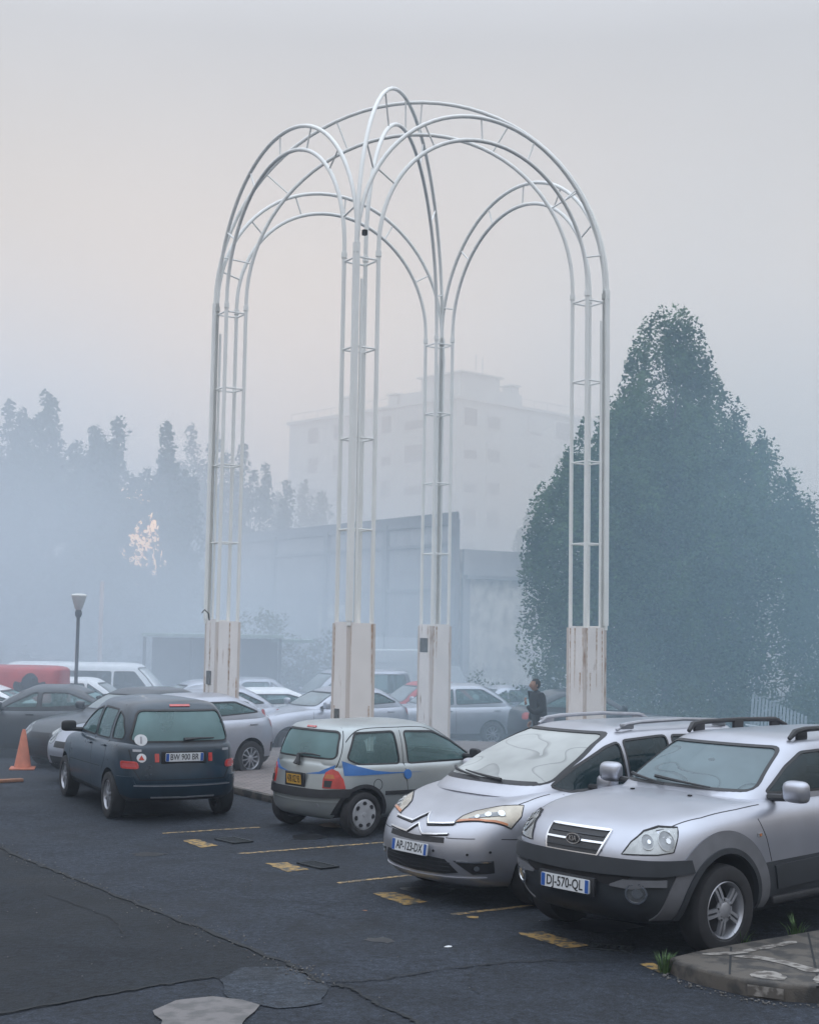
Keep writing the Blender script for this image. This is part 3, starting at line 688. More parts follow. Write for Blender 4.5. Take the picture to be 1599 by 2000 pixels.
for k,p in enumerate([[(-2.69,17.15),(-2.53,17.25),(-2.22,16.8),(-2.37,16.62)],[(-1.52,15.6),(-1.3,15.69),(-1.03,15.25),(-1.25,15.1)],[(-.31,13.97),(-.09,14.04),(.23,13.58),(.02,13.39)],[(.99,12.26),(1.22,12.34),(1.55,11.82),(1.35,11.71)],[(1.86,11.2),(2.0,11.24),(2.06,11.0),(1.98,10.9)],[(.58,12.94),(.68,12.95),(.67,12.83),(.6,12.85)]]):
    sheet('bay_marking', p, 'yellow_paint', .005, wob=.015, seed=20+k, sub=.07)
def grate(c, l_, w_, rz, n, label, bars=True):
    o = thing('drain_grate', label, 'drain grate', (c[0],c[1],.004), rz, 'drain grates in the parking lane')
    b = bmesh.new()
    for s in (1,-1): box(b,(0,s*w_/2,.008),(l_,.03,.016)); box(b,(s*l_/2,0,.008),(.03,w_+.03,.016))
    obj('grate_frame', b, MAT['iron_dark'], o, 0)
    b = bmesh.new()
    for k in range(n): box(b,(-l_/2+l_*(k+.5)/n,0,.006),(l_/n*.55,w_-.03,.012))
    obj('grate_bars', b, MAT['iron_dark'], o, 0)
    b = bmesh.new(); box(b,(0,0,.0015),(l_,w_,.003)); obj('grate_well', b, MAT['seam_black'], o, 0)
grate((-2.07,17.18),.40,.26,R(-50),7,'rectangular drain grate beside the farthest yellow bay marking')
grate((-.94,15.51),.42,.22,R(-50),8,'rectangular drain grate in front of the silver people carrier')
grate((1.72,11.72),.34,.16,R(-20),6,'small drain grate beside the yellow marking under the off-roader')
# ---- kerbed island at lower right
ktop = [(2.06,10.95),(2.30,11.14),(2.6,11.37),(3.53,12.02),(6.5,14.1),(7.5,12.5),(6.5,9.2),(4.2,9.9),(3.3,10.14),(2.95,10.13),(2.72,10.16),(2.5,10.28),(2.25,10.55),(2.10,10.78)]
kt = thing('kerb_island', 'low concrete kerb island with white paint spills at lower right', 'kerb', (0,0,0))
b = bmesh.new(); prism(b, ktop, -.02, .12); es = [e for e in b.edges if abs(e.verts[0].co.z-.12)<1e-4 and abs(e.verts[1].co.z-.12)<1e-4]
bmesh.ops.bevel(b, geom=es, offset=.03, segments=3, affect='EDGES', profile=.5); obj('kerb', b, MAT['kerb_stone'], kt, 50)
def spill(poly, seed):
    rnd = random.Random(seed); b = bmesh.new(); pts = [(p.x+rnd.uniform(-.012,.012),p.y+rnd.uniform(-.012,.012)) for p in smoothline([Vector(q) for q in poly],5,True)]
    b.faces.new([b.verts.new((x,y,.1245)) for x,y in pts]); obj('paint_spill', b, MAT['white_spill'], kt, 0)
spill([(2.35,11.02),(2.62,11.08),(3.0,11.35),(3.2,11.5),(3.15,11.56),(2.9,11.37),(2.6,11.16),(2.36,11.08)],1)
spill([(2.55,10.98),(2.8,10.86),(3.0,10.55),(3.16,10.52),(3.1,10.62),(2.9,10.9),(2.7,11.03)],2)
spill([(2.55,10.36),(2.72,10.28),(2.8,10.36),(2.74,10.52),(2.6,10.5)],3); spill([(2.98,10.22),(3.12,10.2),(3.2,10.42),(3.1,10.48),(3.0,10.36)],4)
b = bmesh.new()
for z0,z1 in ((.02,.1),): b.faces.new([b.verts.new(p) for p in ((2.497,10.277,.015),(2.725,10.153,.015),(2.725,10.153,.09),(2.497,10.277,.09))])
for v in b.verts: v.co += Vector((-.004,-.008,0))
obj('paint_spill', b, MAT['white_spill'], kt, 0)
for c in ((2.62,11.32,2.40,10.42),(3.4,11.9,2.98,10.16)): 
    b = bmesh.new(); a_, c_ = Vector(c[:2]), Vector(c[2:]); d = (c_-a_); n_ = Vector((-d.y,d.x)).normalized()*.008
    b.faces.new([b.verts.new((p.x,p.y,.1225)) for p in (a_-n_,c_-n_,c_+n_,a_+n_)]); obj('kerb_joint', b, MAT['crack_dark'], kt, 0)
pbr('weed_green', (.05,.10,.025), .7, 0, .4, 20)
def tuft(x, y, z, n, h, label, seed):
    rnd = random.Random(seed); b = bmesh.new()
    for k in range(n):
        a = rnd.uniform(0,6.28); r0 = rnd.uniform(0,.05); hh = h*rnd.uniform(.5,1.1); ln = rnd.uniform(.2,.8)*hh; w_ = .006
        p0 = Vector((math.cos(a)*r0,math.sin(a)*r0,0)); d = Vector((math.cos(a),math.sin(a),0)); s_ = Vector((-d.y,d.x,0))*w_
        m_ = p0+d*ln*.35+Vector((0,0,hh*.65)); t_ = p0+d*ln+Vector((0,0,hh))
        v = [b.verts.new(q) for q in (p0-s_,p0+s_,m_+s_*.8,m_-s_*.8,t_)]; b.faces.new(v[:4]); b.faces.new((v[3],v[2],v[4]))
    o = obj('grass_tuft', b, MAT['weed_green'], smooth=0); o.location = (x,y,z); return tag(o, label, 'weed', 'weeds at the kerb')
tuft(2.02,10.95,.0,70,.15,'largest grass tuft, growing at the pointed corner of the kerb',1)
tuft(2.78,11.66,.0,40,.20,'grass tuft behind the kerb below the off-roader front wheel',2); tuft(3.35,12.1,.0,36,.22,'grass tuft behind the kerb nearest the right picture edge',3)
# ---- paved island under the arches
U = Vector((.839,.545)); Vv = Vector((.545,-.839)); 
def uv(o, u, v): p = Vector(o)+U*u+Vv*v; return (p.x,p.y)
m, N, L = newmat('paving'); o = N('ShaderNodeOutputMaterial'); bb = N('ShaderNodeBsdfPrincipled'); L(bb.outputs[0], o.inputs[0]); bb.inputs['Roughness'].default_value = .8
t = N('ShaderNodeTexCoord'); mp = N('ShaderNodeMapping'); mp.inputs['Rotation'].default_value = (0,0,R(-33)); L(t.outputs['Object'], mp.inputs[0])
br = N('ShaderNodeTexBrick'); br.inputs['Scale'].default_value = 2.2; br.inputs['Color1'].default_value = (.15,.13,.125,1); br.inputs['Color2'].default_value = (.20,.165,.155,1); br.inputs['Mortar'].default_value = (.07,.065,.06,1); br.inputs['Mortar Size'].default_value = .02
L(mp.outputs[0], br.inputs['Vector']); n = N('ShaderNodeTexNoise'); n.inputs['Scale'].default_value = 1.5; L(t.outputs['Object'], n.inputs['Vector'])
mx = N('ShaderNodeMix'); mx.data_type = 'RGBA'; mx.blend_type = 'MULTIPLY'; mx.inputs[0].default_value = .8; L(br.outputs['Color'], mx.inputs[6]); q = N('ShaderNodeMapRange'); q.inputs[3].default_value = .6; q.inputs[4].default_value = 1.3; L(n.outputs['Fac'], q.inputs[0]); L(q.outputs[0], mx.inputs[7]); L(mx.outputs[2], bb.inputs['Base Color'])
isl0 = (-1.92,20.95)
pv = [uv(isl0,0,0),uv(isl0,0,-6.6),uv(isl0,1.6,-7.6),uv(isl0,8.8,-7.6),uv(isl0,9.4,-7),uv(isl0,9.4,-.6),uv(isl0,8.8,0)]
b = bmesh.new(); a0 = [b.verts.new((x,y,ground_z(y)-.05)) for x,y in pv]; a1 = [b.verts.new((x,y,max(.09,ground_z(y)+.11))) for x,y in pv]
b.faces.new(a1)
for i in range(len(pv)): b.faces.new((a0[i],a0[(i+1)%len(pv)],a1[(i+1)%len(pv)],a1[i]))
tag(obj('paving', b, MAT['paving'], smooth=0), kind='structure')
b = bmesh.new()
for i in (0,1,6):
    p, q = Vector(pv[i]), Vector(pv[(i+1)%len(pv)]); c = (p+q)/2; d = q-p; box(b,(c.x,c.y,.03),(d.length,.14,.15),math.atan2(d.y,d.x),bev=.015)
tag(obj('kerb', b, MAT['kerb_stone'], smooth=40), 'mossy stone kerb edging the paved island under the arches', 'kerb')

pbr('oil_dark', (.008,.009,.011), .45, 0, .3, 9)
for k,(x,y,s_) in enumerate([(-1.2,17.6,.35),(.25,14.2,.3),(1.7,12.6,.4),(-2.9,16.1,.22),(-.2,11.9,.16),(-3.6,19.3,.3)]):
    rnd = random.Random(60+k); sheet('oil_stain', [(x+math.cos(a)*s_*rnd.uniform(.5,1.15),y+math.sin(a)*s_*.8*rnd.uniform(.5,1.15)) for a in [q*.45 for q in range(14)]], 'oil_dark', .0032, wob=.012, seed=k)
pbr('grit', (.10,.095,.09), .9, 0, .5, 30)
rnd = random.Random(77); b = bmesh.new()
def pebble(x,y,z,s_): bmesh.ops.create_icosphere(b, subdivisions=1, radius=s_, matrix=Matrix.Translation((x,y,z+s_*.4)) @ Matrix.Rotation(rnd.uniform(0,3),4,'Z') @ Matrix.Diagonal((1,rnd.uniform(.6,1),.55,1)))
sp = smoothline([Vector((*q,0)) for q in seam[2:]],8)
for k in range(260):
    p = rnd.choice(sp); pebble(p.x+rnd.gauss(0,.10)-.05,p.y+rnd.gauss(0,.10),.012,rnd.uniform(.004,.012))
for k in range(200): pebble(rnd.uniform(-4,2.2),rnd.uniform(9,17),.006,rnd.uniform(.003,.009))
kp = smoothline([Vector((*q,0)) for q in [(2.04,10.9),(2.10,10.72),(2.25,10.5),(2.5,10.22),(2.72,10.1),(3.0,10.06)]],8)
for k in range(110):
    p = rnd.choice(kp); pebble(p.x-abs(rnd.gauss(0,.06)),p.y-abs(rnd.gauss(0,.05)),.004,rnd.uniform(.004,.013))
tag(obj('gravel', b, MAT['grit'], smooth=0), kind='stuff')
# ------------------------------------------------------------------ the white arches
def rusty(name, col, amt=.6):
    m, N, L = newmat(name); o = N('ShaderNodeOutputMaterial'); b = N('ShaderNodeBsdfPrincipled'); L(b.outputs[0], o.inputs[0]); b.inputs['Roughness'].default_value = .5
    t = N('ShaderNodeTexCoord'); mp = N('ShaderNodeMapping'); mp.inputs['Scale'].default_value = (9,9,.55); L(t.outputs['Object'], mp.inputs[0])
    n1 = N('ShaderNodeTexNoise'); n1.inputs['Scale'].default_value = 1.3; n1.inputs['Detail'].default_value = 6; L(mp.outputs[0], n1.inputs['Vector'])
    n2 = N('ShaderNodeTexNoise'); n2.inputs['Scale'].default_value = 2.2; n2.inputs['Detail'].default_value = 5; L(t.outputs['Object'], n2.inputs['Vector'])
    r = N('ShaderNodeValToRGB'); r.color_ramp.elements[0].position = amt; r.color_ramp.elements[1].position = amt+.12; r.color_ramp.elements[0].color = (0,0,0,1); r.color_ramp.elements[1].color = (1,1,1,1)
    m1 = N('ShaderNodeMath'); m1.operation = 'MULTIPLY_ADD'; m1.inputs[1].default_value = .55; L(n1.outputs['Fac'], m1.inputs[0])
    m2 = N('ShaderNodeMath'); m2.operation = 'MULTIPLY'; m2.inputs[1].default_value = .45; L(n2.outputs['Fac'], m2.inputs[0]); L(m2.outputs[0], m1.inputs[2]); L(m1.outputs[0], r.inputs[0])
    g = N('ShaderNodeValToRGB'); g.color_ramp.elements[0].color = (*[c*.86 for c in col],1); g.color_ramp.elements[1].color = (*[min(1,c*1.08) for c in col],1); L(n2.outputs['Fac'], g.inputs[0])
    mx = N('ShaderNodeMix'); mx.data_type = 'RGBA'; L(r.outputs[0], mx.inputs[0]); L(g.outputs[0], mx.inputs[6]); mx.inputs[7].default_value = (.22,.115,.06,1); L(mx.outputs[2], b.inputs['Base Color'])
    return m
rusty('arch_paint', (.80,.81,.79), .66); rusty('panel_paint', (.80,.765,.74), .60); rusty('rusty_edge', (.60,.54,.50), .54)
ang = math.atan2(.545,.839); d1 = Vector((.839,.545)); d2 = Vector((-.545,.839)); CEN = Vector((-.15,26.35)); HS = 4.97/2; q_ = .21; ZS = 9.0; ZP = 2.70; ZB = .10
pav = thing('arched_pavilion', 'tall white steel pavilion of crossed tubular arches on four lattice columns', 'pavilion', (CEN.x,CEN.y,0), ang)
def tubeobj(name, pts, r, parent, m='arch_paint', n=10):
    b = bmesh.new(); tube(b, pts, r, n); return obj(name, b, MAT[m], parent)
# local axes: x = d1, y = d2
def arch(pa, pb, ra_in, ra_out, offset):
    """vertical arch between local plan points pa, pb (column centres); tubes at +-half the lattice about each"""
    pa, pb = Vector(pa), Vector(pb); dr = (pb-pa).normalized(); mid = (pa+pb)/2+Vector(offset)
    def path(r_):
        P = [(mid.x-dr.x*r_, mid.y-dr.y*r_, ZP-.05),(mid.x-dr.x*r_, mid.y-dr.y*r_, ZS-1)]
        for k in range(41):
            a = math.pi*(1-k/40); P.append((mid.x+dr.x*r_*math.cos(a), mid.y+dr.y*r_*math.cos(a), ZS+r_*math.sin(a)))
        return P+[(mid.x+dr.x*r_, mid.y+dr.y*r_, ZS-1),(mid.x+dr.x*r_, mid.y+dr.y*r_, ZP-.05)]
    o = tubeobj('arch', path(ra_out), .037, pav); tubeobj('inner_tube', path(ra_in), .037, o)
    for r__ in (ra_in,ra_out):
        for sg in (-1,1): b_ = bmesh.new(); lathe(b_,[(.041,-.05),(.05,-.05),(.05,.05),(.041,.05)],'Z',10,(mid.x+sg*dr.x*r__,mid.y+sg*dr.y*r__,ZS-.12)); obj('weld_collar', b_, MAT['arch_paint'], o, 0)
    for deg in (14,42,68,94,121,150):
        a = R(deg); p = lambda r_: (mid.x+dr.x*r_*math.cos(a), mid.y+dr.y*r_*math.cos(a), ZS+r_*math.sin(a)); tubeobj('strut', [p(ra_in),p(ra_out)], .017, o, n=6)
c4 = [(-HS,-HS),(HS,-HS),(HS,HS),(-HS,HS)]
for i in range(4):
    a, b = Vector(c4[i]), Vector(c4[(i+1)%4]); outw = (a+b).normalized(); arch(a, b, HS-q_, HS+q_, outw*q_)
hd = HS*math.sqrt(2); qd = q_*math.sqrt(2)
arch(c4[0], c4[2], hd-qd, hd+qd+.05, (0,0)); arch(c4[1], c4[3], hd-qd, hd+qd+.05, (0,0))
worn('rust_streak', (.44,.30,.21), (.66,.60,.55), .50, 16)
pbr('meter_box_grey', (.13,.14,.145), .5, 0, .2, 12)
for i,(cx,cy) in enumerate(c4):
    so = Vector((cx,cy)).normalized(); ox, oy = math.copysign(1,cx), math.copysign(1,cy)
    b = bmesh.new(); box(b,(cx+ox*(q_+.03),cy+oy*(q_+.03),(ZP+ZS)/2+.015),(.09,.09,ZS-ZP-.03)); col_ = obj('column', b, MAT['arch_paint'], pav, 0)
    b = bmesh.new(); box(b,(cx+ox*(q_-.09),cy+oy*(q_+.02),(ZP+ZS-.6)/2),(.04,.025,ZS-ZP-.6)); obj('flat_bar', b, MAT['arch_paint'], col_, 0)
    for zz in (4.23,5.745,7.26,8.77):
        b = bmesh.new(); s_ = q_; tube(b, [(cx-s_,cy-s_,zz),(cx+s_,cy-s_,zz),(cx+s_,cy+s_,zz),(cx-s_,cy+s_,zz)], .018, 6, True); obj('rung_frame', b, MAT['arch_paint'], col_, 0)
    hp = .24; b = bmesh.new()
    # folded sheet cladding with a hand-wide open seam on the outer corner
    for (px,py,sx,sy) in ((0,-hp,2*hp-.05,.02),(0,hp,2*hp-.05,.02),(-hp,0,.02,2*hp-.05),(hp,0,.02,2*hp-.05)):
        box(b,(cx+px,cy+py,(ZP+ZB)/2+random.uniform(-.01,.03)),(sx,sy,ZP-ZB+random.uniform(-.02,.04)))
    obj('base_cladding', b, MAT['panel_paint'], col_, 0)
    b = bmesh.new()
    for px,py in ((-hp,-hp),(hp,-hp),(hp,hp),(-hp,hp)): box(b,(cx+px*.97,cy+py*.97,(ZP+ZB)/2-.01),(.05,.05,ZP-ZB))
    obj('corner_angle', b, MAT['rusty_edge'], col_, 0)
    b = bmesh.new(); box(b,(cx,cy,ZP-.03),(2*hp-.04,2*hp-.04,.02)); obj('cap_plate', b, MAT['rusty_edge'], col_, 0)
    b = bmesh.new(); box(b,(cx,cy,.0),(.86,.86,.24),bev=.02); obj('concrete_pad', b, MAT['grey_concrete'], col_, 0)
    for k in range(4):      # rust runs below the top edge and along the corner seams
        px = random.choice((-.215,-.2,-.12,.03,.16,.2,.215)); ln = random.uniform(.25,1.5); zt_ = ZP-.02 if random.random()<.6 else random.uniform(1.2,2.4); ww = random.uniform(.012,.035)
        for fx in (0,1):
            b = bmesh.new(); v = []
            for (u_,z_) in ((-ww,zt_),(ww*.7,zt_),(ww*.35,zt_-ln*.6),(.003,zt_-ln),(-.004,zt_-ln*.97),(-ww*.5,zt_-ln*.5)):
                q = (px+u_, -hp-.0135) if fx else (-hp-.0135, px+u_); v.append(b.verts.new((cx+q[0],cy+q[1],max(z_,ZB+.02))))
            b.faces.new(v); obj('rust_streak', b, MAT['rust_streak'], col_, 0)
    if i in (0,3):
        b = bmesh.new(); zz = 1.62 if i==3 else 1.12; box(b,(cx-hp-.022,cy+(.02 if i==3 else .06),zz),(.03,.17 if i==3 else .13,.26 if i==3 else .36),bev=.006); obj('meter_box', b, MAT['meter_box_grey'], col_, 0)
    if i==2:
        b = bmesh.new(); box(b,(cx-hp-.012,cy+.03,2.28),(.006,.3,.3)); obj('faded_notice', b, MAT['meter_box_grey'], col_, 0)
tubeobj('cable_hook', [(c4[3][0]-.3,c4[3][1]-.02,2.72),(c4[3][0]-.34,c4[3][1]-.06,2.85),(c4[3][0]-.42,c4[3][1]-.05,2.92),(c4[3][0]-.46,c4[3][1]-.02,2.86)], .012, pav, 'iron_dark', 6)
b = bmesh.new(); box(b,(c4[0][0]-.1,c4[0][1]-q_-.05,9.18),(.07,.07,.09)); obj('junction_box', b, MAT['iron_dark'], pav, 0)
# ------------------------------------------------------------------ the four near cars
def ext(*a): return list(a)
def arch_flare(root, P, xs, zc, r0, r1, a0, a1, m, off=.018):
    for xx in xs:
        for side in (1,-1):
            ln = [(xx+math.cos(R(a))*(r0+r1)/2, zc+math.sin(R(a))*(r0+r1)/2) for a in range(a0,a1+1,6)]
            obj('wheel_arch_trim', strip(P['S%d'%side], ln, r1-r0, off, .02), MAT[m], root, 50)
pbr('flare_grey', (.15,.155,.17), .5, .2, .1, 6)
# --- silver off-roader, nearest car
S = dict(xf=2.25,xr=-2.32,w=.93,wb=2.71,wr=.365,arch=.455,tw=1.63,ww=.235,rim=.235,wstyle='five',lod=2,cab_z=.62,seat_x=-.12,rear_x=-1.0,dash_x=.62,dash_z=1.19,midx=-.6,clad='grey_cladding',steer=R(-3))
S['low'] = [dict(z=.26,xf=2.0,xr=-2.1,w=.78,crease=.4,mi=2),dict(z=.36,xf=2.19,xr=-2.28,w=.90,bf=.38,br=.28,mi=2),dict(z=.55,xf=2.25,xr=-2.32,w=.93,bf=.36,br=.26,mi=2),
 dict(z=[(-2.32,.74),(1.72,.665),(1.9,.80),(2.25,.80)],xf=2.235,xr=-2.31,w=.93,bf=.36,br=.26),dict(z=[(-2.3,.92),(1.5,.89),(2.2,.90)],xf=2.19,xr=-2.3,w=.925,bf=.36,br=.26),
 dict(z=[(-2.3,1.09),(.9,1.08),(1.7,1.02),(2.1,.975)],xf=2.12,xr=-2.27,w=.895,bf=.35,br=.26,crease=.25),dict(z=[(-2.3,1.19),(.85,1.185),(1.6,1.115),(1.95,1.03)],xf=1.99,xr=-2.2,w=.80,bf=.30,br=.25,cr=.05)]
S['gh'] = [dict(z=1.02,xf=1.16,xr=-2.22,w=.82,bf=.26,br=.2),dict(z=1.195,xf=.94,xr=-2.18,w=.80,bf=.26,br=.2),dict(z=1.45,xf=.47,xr=-2.11,w=.745,bf=.22,br=.18),dict(z=1.625,xf=.11,xr=-2.0,w=.665,bf=.16,br=.16,crease=.25),dict(z=1.665,xf=-.02,xr=-1.9,w=.58,bf=.14,br=.14,cr=.035)]
S['roof_cr'] = .05
S['side_win'] = [[(.52,1.235),(.16,1.44),(-.12,1.555),(-.45,1.565),(-.42,1.225)],[(-.50,1.225),(-.53,1.565),(-1.25,1.56),(-1.3,1.24)],[(-1.38,1.25),(-1.35,1.555),(-1.85,1.51),(-1.98,1.30)]]
S['ws'] = [(-.685,1.255),(.685,1.255),(.575,1.60),(-.575,1.60)]; S['rw'] = [(-.62,1.24),(.62,1.24),(.52,1.58),(-.52,1.58)]
S['side_glass'] = 'dark_side_glass'; S['ws_glass'] = 'misted_windscreen'
S['seams'] = [[(.86,1.06),(.78,.9),(.72,.7)],[(-.46,1.2),(-.47,.7)],[(-1.35,1.2),(-1.3,.9),(-1.0,.7)]]
S['top_seams'] = [[(.72,.80),(1.05,.80),(1.5,.775),(1.85,.70),(2.0,.60)]]
S['handles'] = [(-.28,1.06),(-1.15,1.07)]; S['mirror'] = (.47,1.02,1.27); S['mirror_s'] = (.20,.24,.19)
S['plates'] = []
kia, P = car('silver_off_roader','silver off-roader with dark cladding and five-spoke wheels, nearest car beside the kerb',S,(3.03,13.12,221.8),'silver_paint',cat='car')
F = P['CF']
arch_flare(kia,P,(1.355,-1.355),.38,.45,.62,-6,186,'flare_grey',.014)
arch_flare(kia,P,(1.355,-1.355),.38,.44,.485,-6,186,'grey_cladding',.028)
g = [(2.12,-.34,.99),(2.12,.34,.99),(2.15,.25,.80),(2.15,-.25,.80)]
gr = obj('grille', patch(F, g, .004, .02), MAT['black_plastic'], kia)
obj('grille_frame', strip(F, g, .017, .014, .01, True), MAT['chrome'], gr)
for z in (.845,.945): obj('grille_slat', strip(F,[(2.15,-.29,z),(2.15,.29,z)],.012,.010,.01), MAT['grey_cladding'], gr)
for s in (1,-1): obj('grille_bar', strip(F,[(2.15,s*.08,.895),(2.15,s*.30,.895)],.014,.014,.01), MAT['chrome'], gr)
p, n = F.hit(0,.895); M = Matrix.Translation(p+n*.022) @ facing(True, R(-8))
b = bmesh.new(); prism(b, [(math.cos(k*.262)*.075,math.sin(k*.262)*.045) for k in range(24)], -.02, 0, M)
em = obj('emblem', b, MAT['chrome'], gr); b = bmesh.new(); prism(b, [(math.cos(k*.262)*.064,math.sin(k*.262)*.036) for k in range(24)], -.01, .003, M); obj('emblem_field', b, MAT['ink_black'], em)
t = text_bm('KIA', .062, .86); place2(t, M @ Matrix.Translation((0,0,.005))); obj('emblem_lettering', t, MAT['chrome'], em, 0)
for s in (1,-1):
    pts = [(2.1,s*.445,.835),(2.08,s*.52,.93),(2.03,s*.62,1.01),(1.95,s*.74,1.045),(1.834,s*.88,1.042),(1.90,s*.89,.94),(1.95,s*.89,.862),(2.02,s*.74,.845)]
    h = obj('headlight', patch(F, pts, .006, .02), MAT['lamp_silver'], kia); obj('headlight_rim', strip(F, pts, .009, .009, .01, True), MAT['seam_black'], h)
    for (yy,zz,rr) in ((.60,.935,.055),(.755,.945,.072)):
        xx = 2.05-(yy-.45)*.4; a = math.atan2(s*yy, xx-F.cx); k = rr*1.02
        obj('lamp_bowl', patch(F, [(a+math.cos(q*.45)*k, zz+math.sin(q*.45)*rr) for q in range(14)], .010, .004), MAT['lamp_dark'], h)
        obj('lamp_ring', strip(F, [(a+math.cos(q*.45)*k, zz+math.sin(q*.45)*rr) for q in range(14)], .010, .013, .004, True), MAT['lamp_silver'], h)
        obj('lamp_bulb', patch(F, [(a+.015*s+math.cos(q*.9)*k*.30, zz+math.sin(q*.9)*rr*.30) for q in range(7)], .015, .004), MAT['lamp_glow'], h)
# bumper: rounded upper roll, dark slot, lower valance
obj('bumper', patch(F, [(-1.22,.80),(1.22,.80),(1.25,.70),(.95,.68),(0,.665),(-.95,.68),(-1.25,.70)], .035, .03), MAT['grey_cladding'], kia)
bp = obj('bumper_slot', patch(F, [(-.62,.665),(.68,.665),(.62,.585),(.2,.60),(-.2,.60),(-.56,.60)], .012, .02), MAT['seam_black'], kia)
for s in (1,-1):
    obj('bumper_trim', patch(F, [(s*.5,.60),(s*.62,.645),(s*.98,.655),(s*.98,.60),(s*.82,.60),(s*.7,.575),(s*.5,.585)], .026, .03), MAT['flare_grey'], kia)
    a = s*.735; f = obj('fog_lamp', patch(F, [(a+math.cos(q*.45)*.085,.545+math.sin(q*.45)*.075) for q in range(14)], .02, .03), MAT['lamp_dark'], kia)
    obj('lamp_ring', strip(F, [(a+math.cos(q*.45)*.085,.545+math.sin(q*.45)*.075) for q in range(14)], .014, .026, .01, True), MAT['chrome'], f)
    obj('lamp_bulb', patch(F, [(a+.01+math.cos(q*.9)*.045,.545+math.sin(q*.9)*.04) for q in range(7)], .026, .01), MAT['lamp_glow'], f)
number_plate(kia,(2.292,.0,.555),'DJ-570-QL',True,R(-3),two=True)
b = bmesh.new(); box(b,(2.262,0,.555),(.035,.60,.145),bev=.008); obj('plate_holder', b, MAT['black_plastic'], kia)
for s in (1,-1):
    q = P['S%d'%s]; i_ = obj('side_indicator', patch(q,[(.84,.945),(.91,.945),(.91,.915),(.84,.915)],.012,.01), MAT['lamp_glow'], kia); obj('orange_bulb', patch(q,[(.865,.94),(.885,.94),(.885,.92),(.865,.92)],.016,.006), MAT['orange_lens'], i_)
    b = bmesh.new(); tube(b, [(-.12,s*.56,1.665),(-.2,s*.57,1.725),(-.35,s*.575,1.745),(-1.0,s*.58,1.75),(-1.6,s*.565,1.735),(-1.78,s*.55,1.67)], [.02,.03,.026,.022,.026,.02], 8)
    for xx in (-.3,-.95,-1.6): box(b,(xx,s*.572,1.70),(.16,.035,.09),bev=.01)
    obj('roof_rail', b, MAT['black_plastic'], kia)
    obj('door_cladding', patch(q,[(.68,.66),(-.95,.70),(-.85,.50),(.62,.46)],.016,.01), MAT['grey_cladding'], kia)
    b = bmesh.new(); box(b,(-.05,s*.88,.37),(1.5,.10,.07),bev=.02); obj('side_step', b, MAT['black_plastic'], kia)
    obj('washer_nozzle', patch(P['T'],[(1.02,s*.33),(1.05,s*.33),(1.05,s*.30),(1.02,s*.30)],.012,.01), MAT['ink_black'], kia)
def glass_wiper(root, P, a, b_, nm='wiper', n=5, lift=.022):
    L_ = []
    for k in range(n+1):
        p, nn = P['F'].hit(lerp(a[0],b_[0],k/n), lerp(a[1],b_[1],k/n)); L_.append(p+nn*lift)
    bm = bmesh.new(); tube(bm, L_, [.017-.002*k for k in range(n+1)], 6); return obj(nm, bm, MAT['black_plastic'], root)
glass_wiper(kia,P,(-.62,1.285),(-.12,1.245)); glass_wiper(kia,P,(-.28,1.29),(.36,1.25))
b = bmesh.new(); box(b,(-.02,0,1.585),(.06,.24,.05),bev=.015); obj('rear_view_mirror', b, MAT['cabin_dark'], kia)
# --- silver one-box people carrier
S = dict(xf=2.30,xr=-2.29,w=.915,wb=2.73,wr=.32,arch=.365,tw=1.60,ww=.2,rim=.2,wstyle='seven',lod=2,cab_z=.5,seat_x=-.05,rear_x=-.95,dash_x=.95,dash_z=1.08,midx=-.6)
S['low'] = [dict(z=.2,xf=2.14,xr=-2.1,w=.80,bf=.42,crease=.4),dict(z=.28,xf=2.235,xr=-2.25,w=.885,bf=.46,br=.28),dict(z=.48,xf=2.30,xr=-2.29,w=.912,bf=.46,br=.28),dict(z=.66,xf=2.27,xr=-2.27,w=.912,bf=.47,br=.28),
 dict(z=[(-2.29,.88),(1,.86),(1.8,.80),(2.2,.73)],xf=2.215,xr=-2.25,w=.905,bf=.47,br=.27),dict(z=[(-2.29,1.02),(1.2,1.0),(1.75,.92),(2.15,.765)],xf=2.165,xr=-2.23,w=.87,bf=.47,br=.27,crease=.15),
 dict(z=[(-2.29,1.09),(1.2,1.07),(1.55,1.01),(1.85,.92),(2.1,.80)],xf=2.10,xr=-2.2,w=.755,bf=.48,br=.26,cr=.025)]
S['gh'] = [dict(z=.96,xf=1.72,xr=-2.2,w=.80,bf=.30,br=.2),dict(z=1.085,xf=1.50,xr=-2.2,w=.785,bf=.30,br=.2),dict(z=1.38,xf=.97,xr=-2.14,w=.735,bf=.26,br=.18),dict(z=1.575,xf=.30,xr=-1.98,w=.645,bf=.2,br=.16,crease=.2),dict(z=1.615,xf=.10,xr=-1.85,w=.56,bf=.18,br=.14,cr=.035)]
S['side_win'] = [[(1.14,1.095),(.78,1.27),(.32,1.445),(.12,1.49),(.10,1.065),(.95,1.045)],[(.04,1.065),(.06,1.50),(-.5,1.53),(-.62,1.53),(-.6,1.075)],[(-.68,1.08),(-.70,1.53),(-1.45,1.51),(-1.5,1.09)],[(-1.58,1.1),(-1.53,1.50),(-1.93,1.44),(-2.03,1.16)]]
S['ws'] = [(-.70,1.115),(.70,1.115),(.665,1.37),(.55,1.575),(-.55,1.575),(-.665,1.37)]; S['rw'] = [(-.6,1.12),(.6,1.12),(.52,1.52),(-.52,1.52)]
S['side_glass'] = 'dark_side_glass'; S['ws_glass'] = 'dewy_windscreen'
S['seams'] = [[(1.05,1.03),(.98,.8),(.95,.4)],[(-.58,1.06),(-.6,.34)],[(1.86,.66),(1.5,.64)]]
S['top_seams'] = [[(1.2,.77),(1.5,.77),(1.72,.74)]]; S['CF_seams'] = []
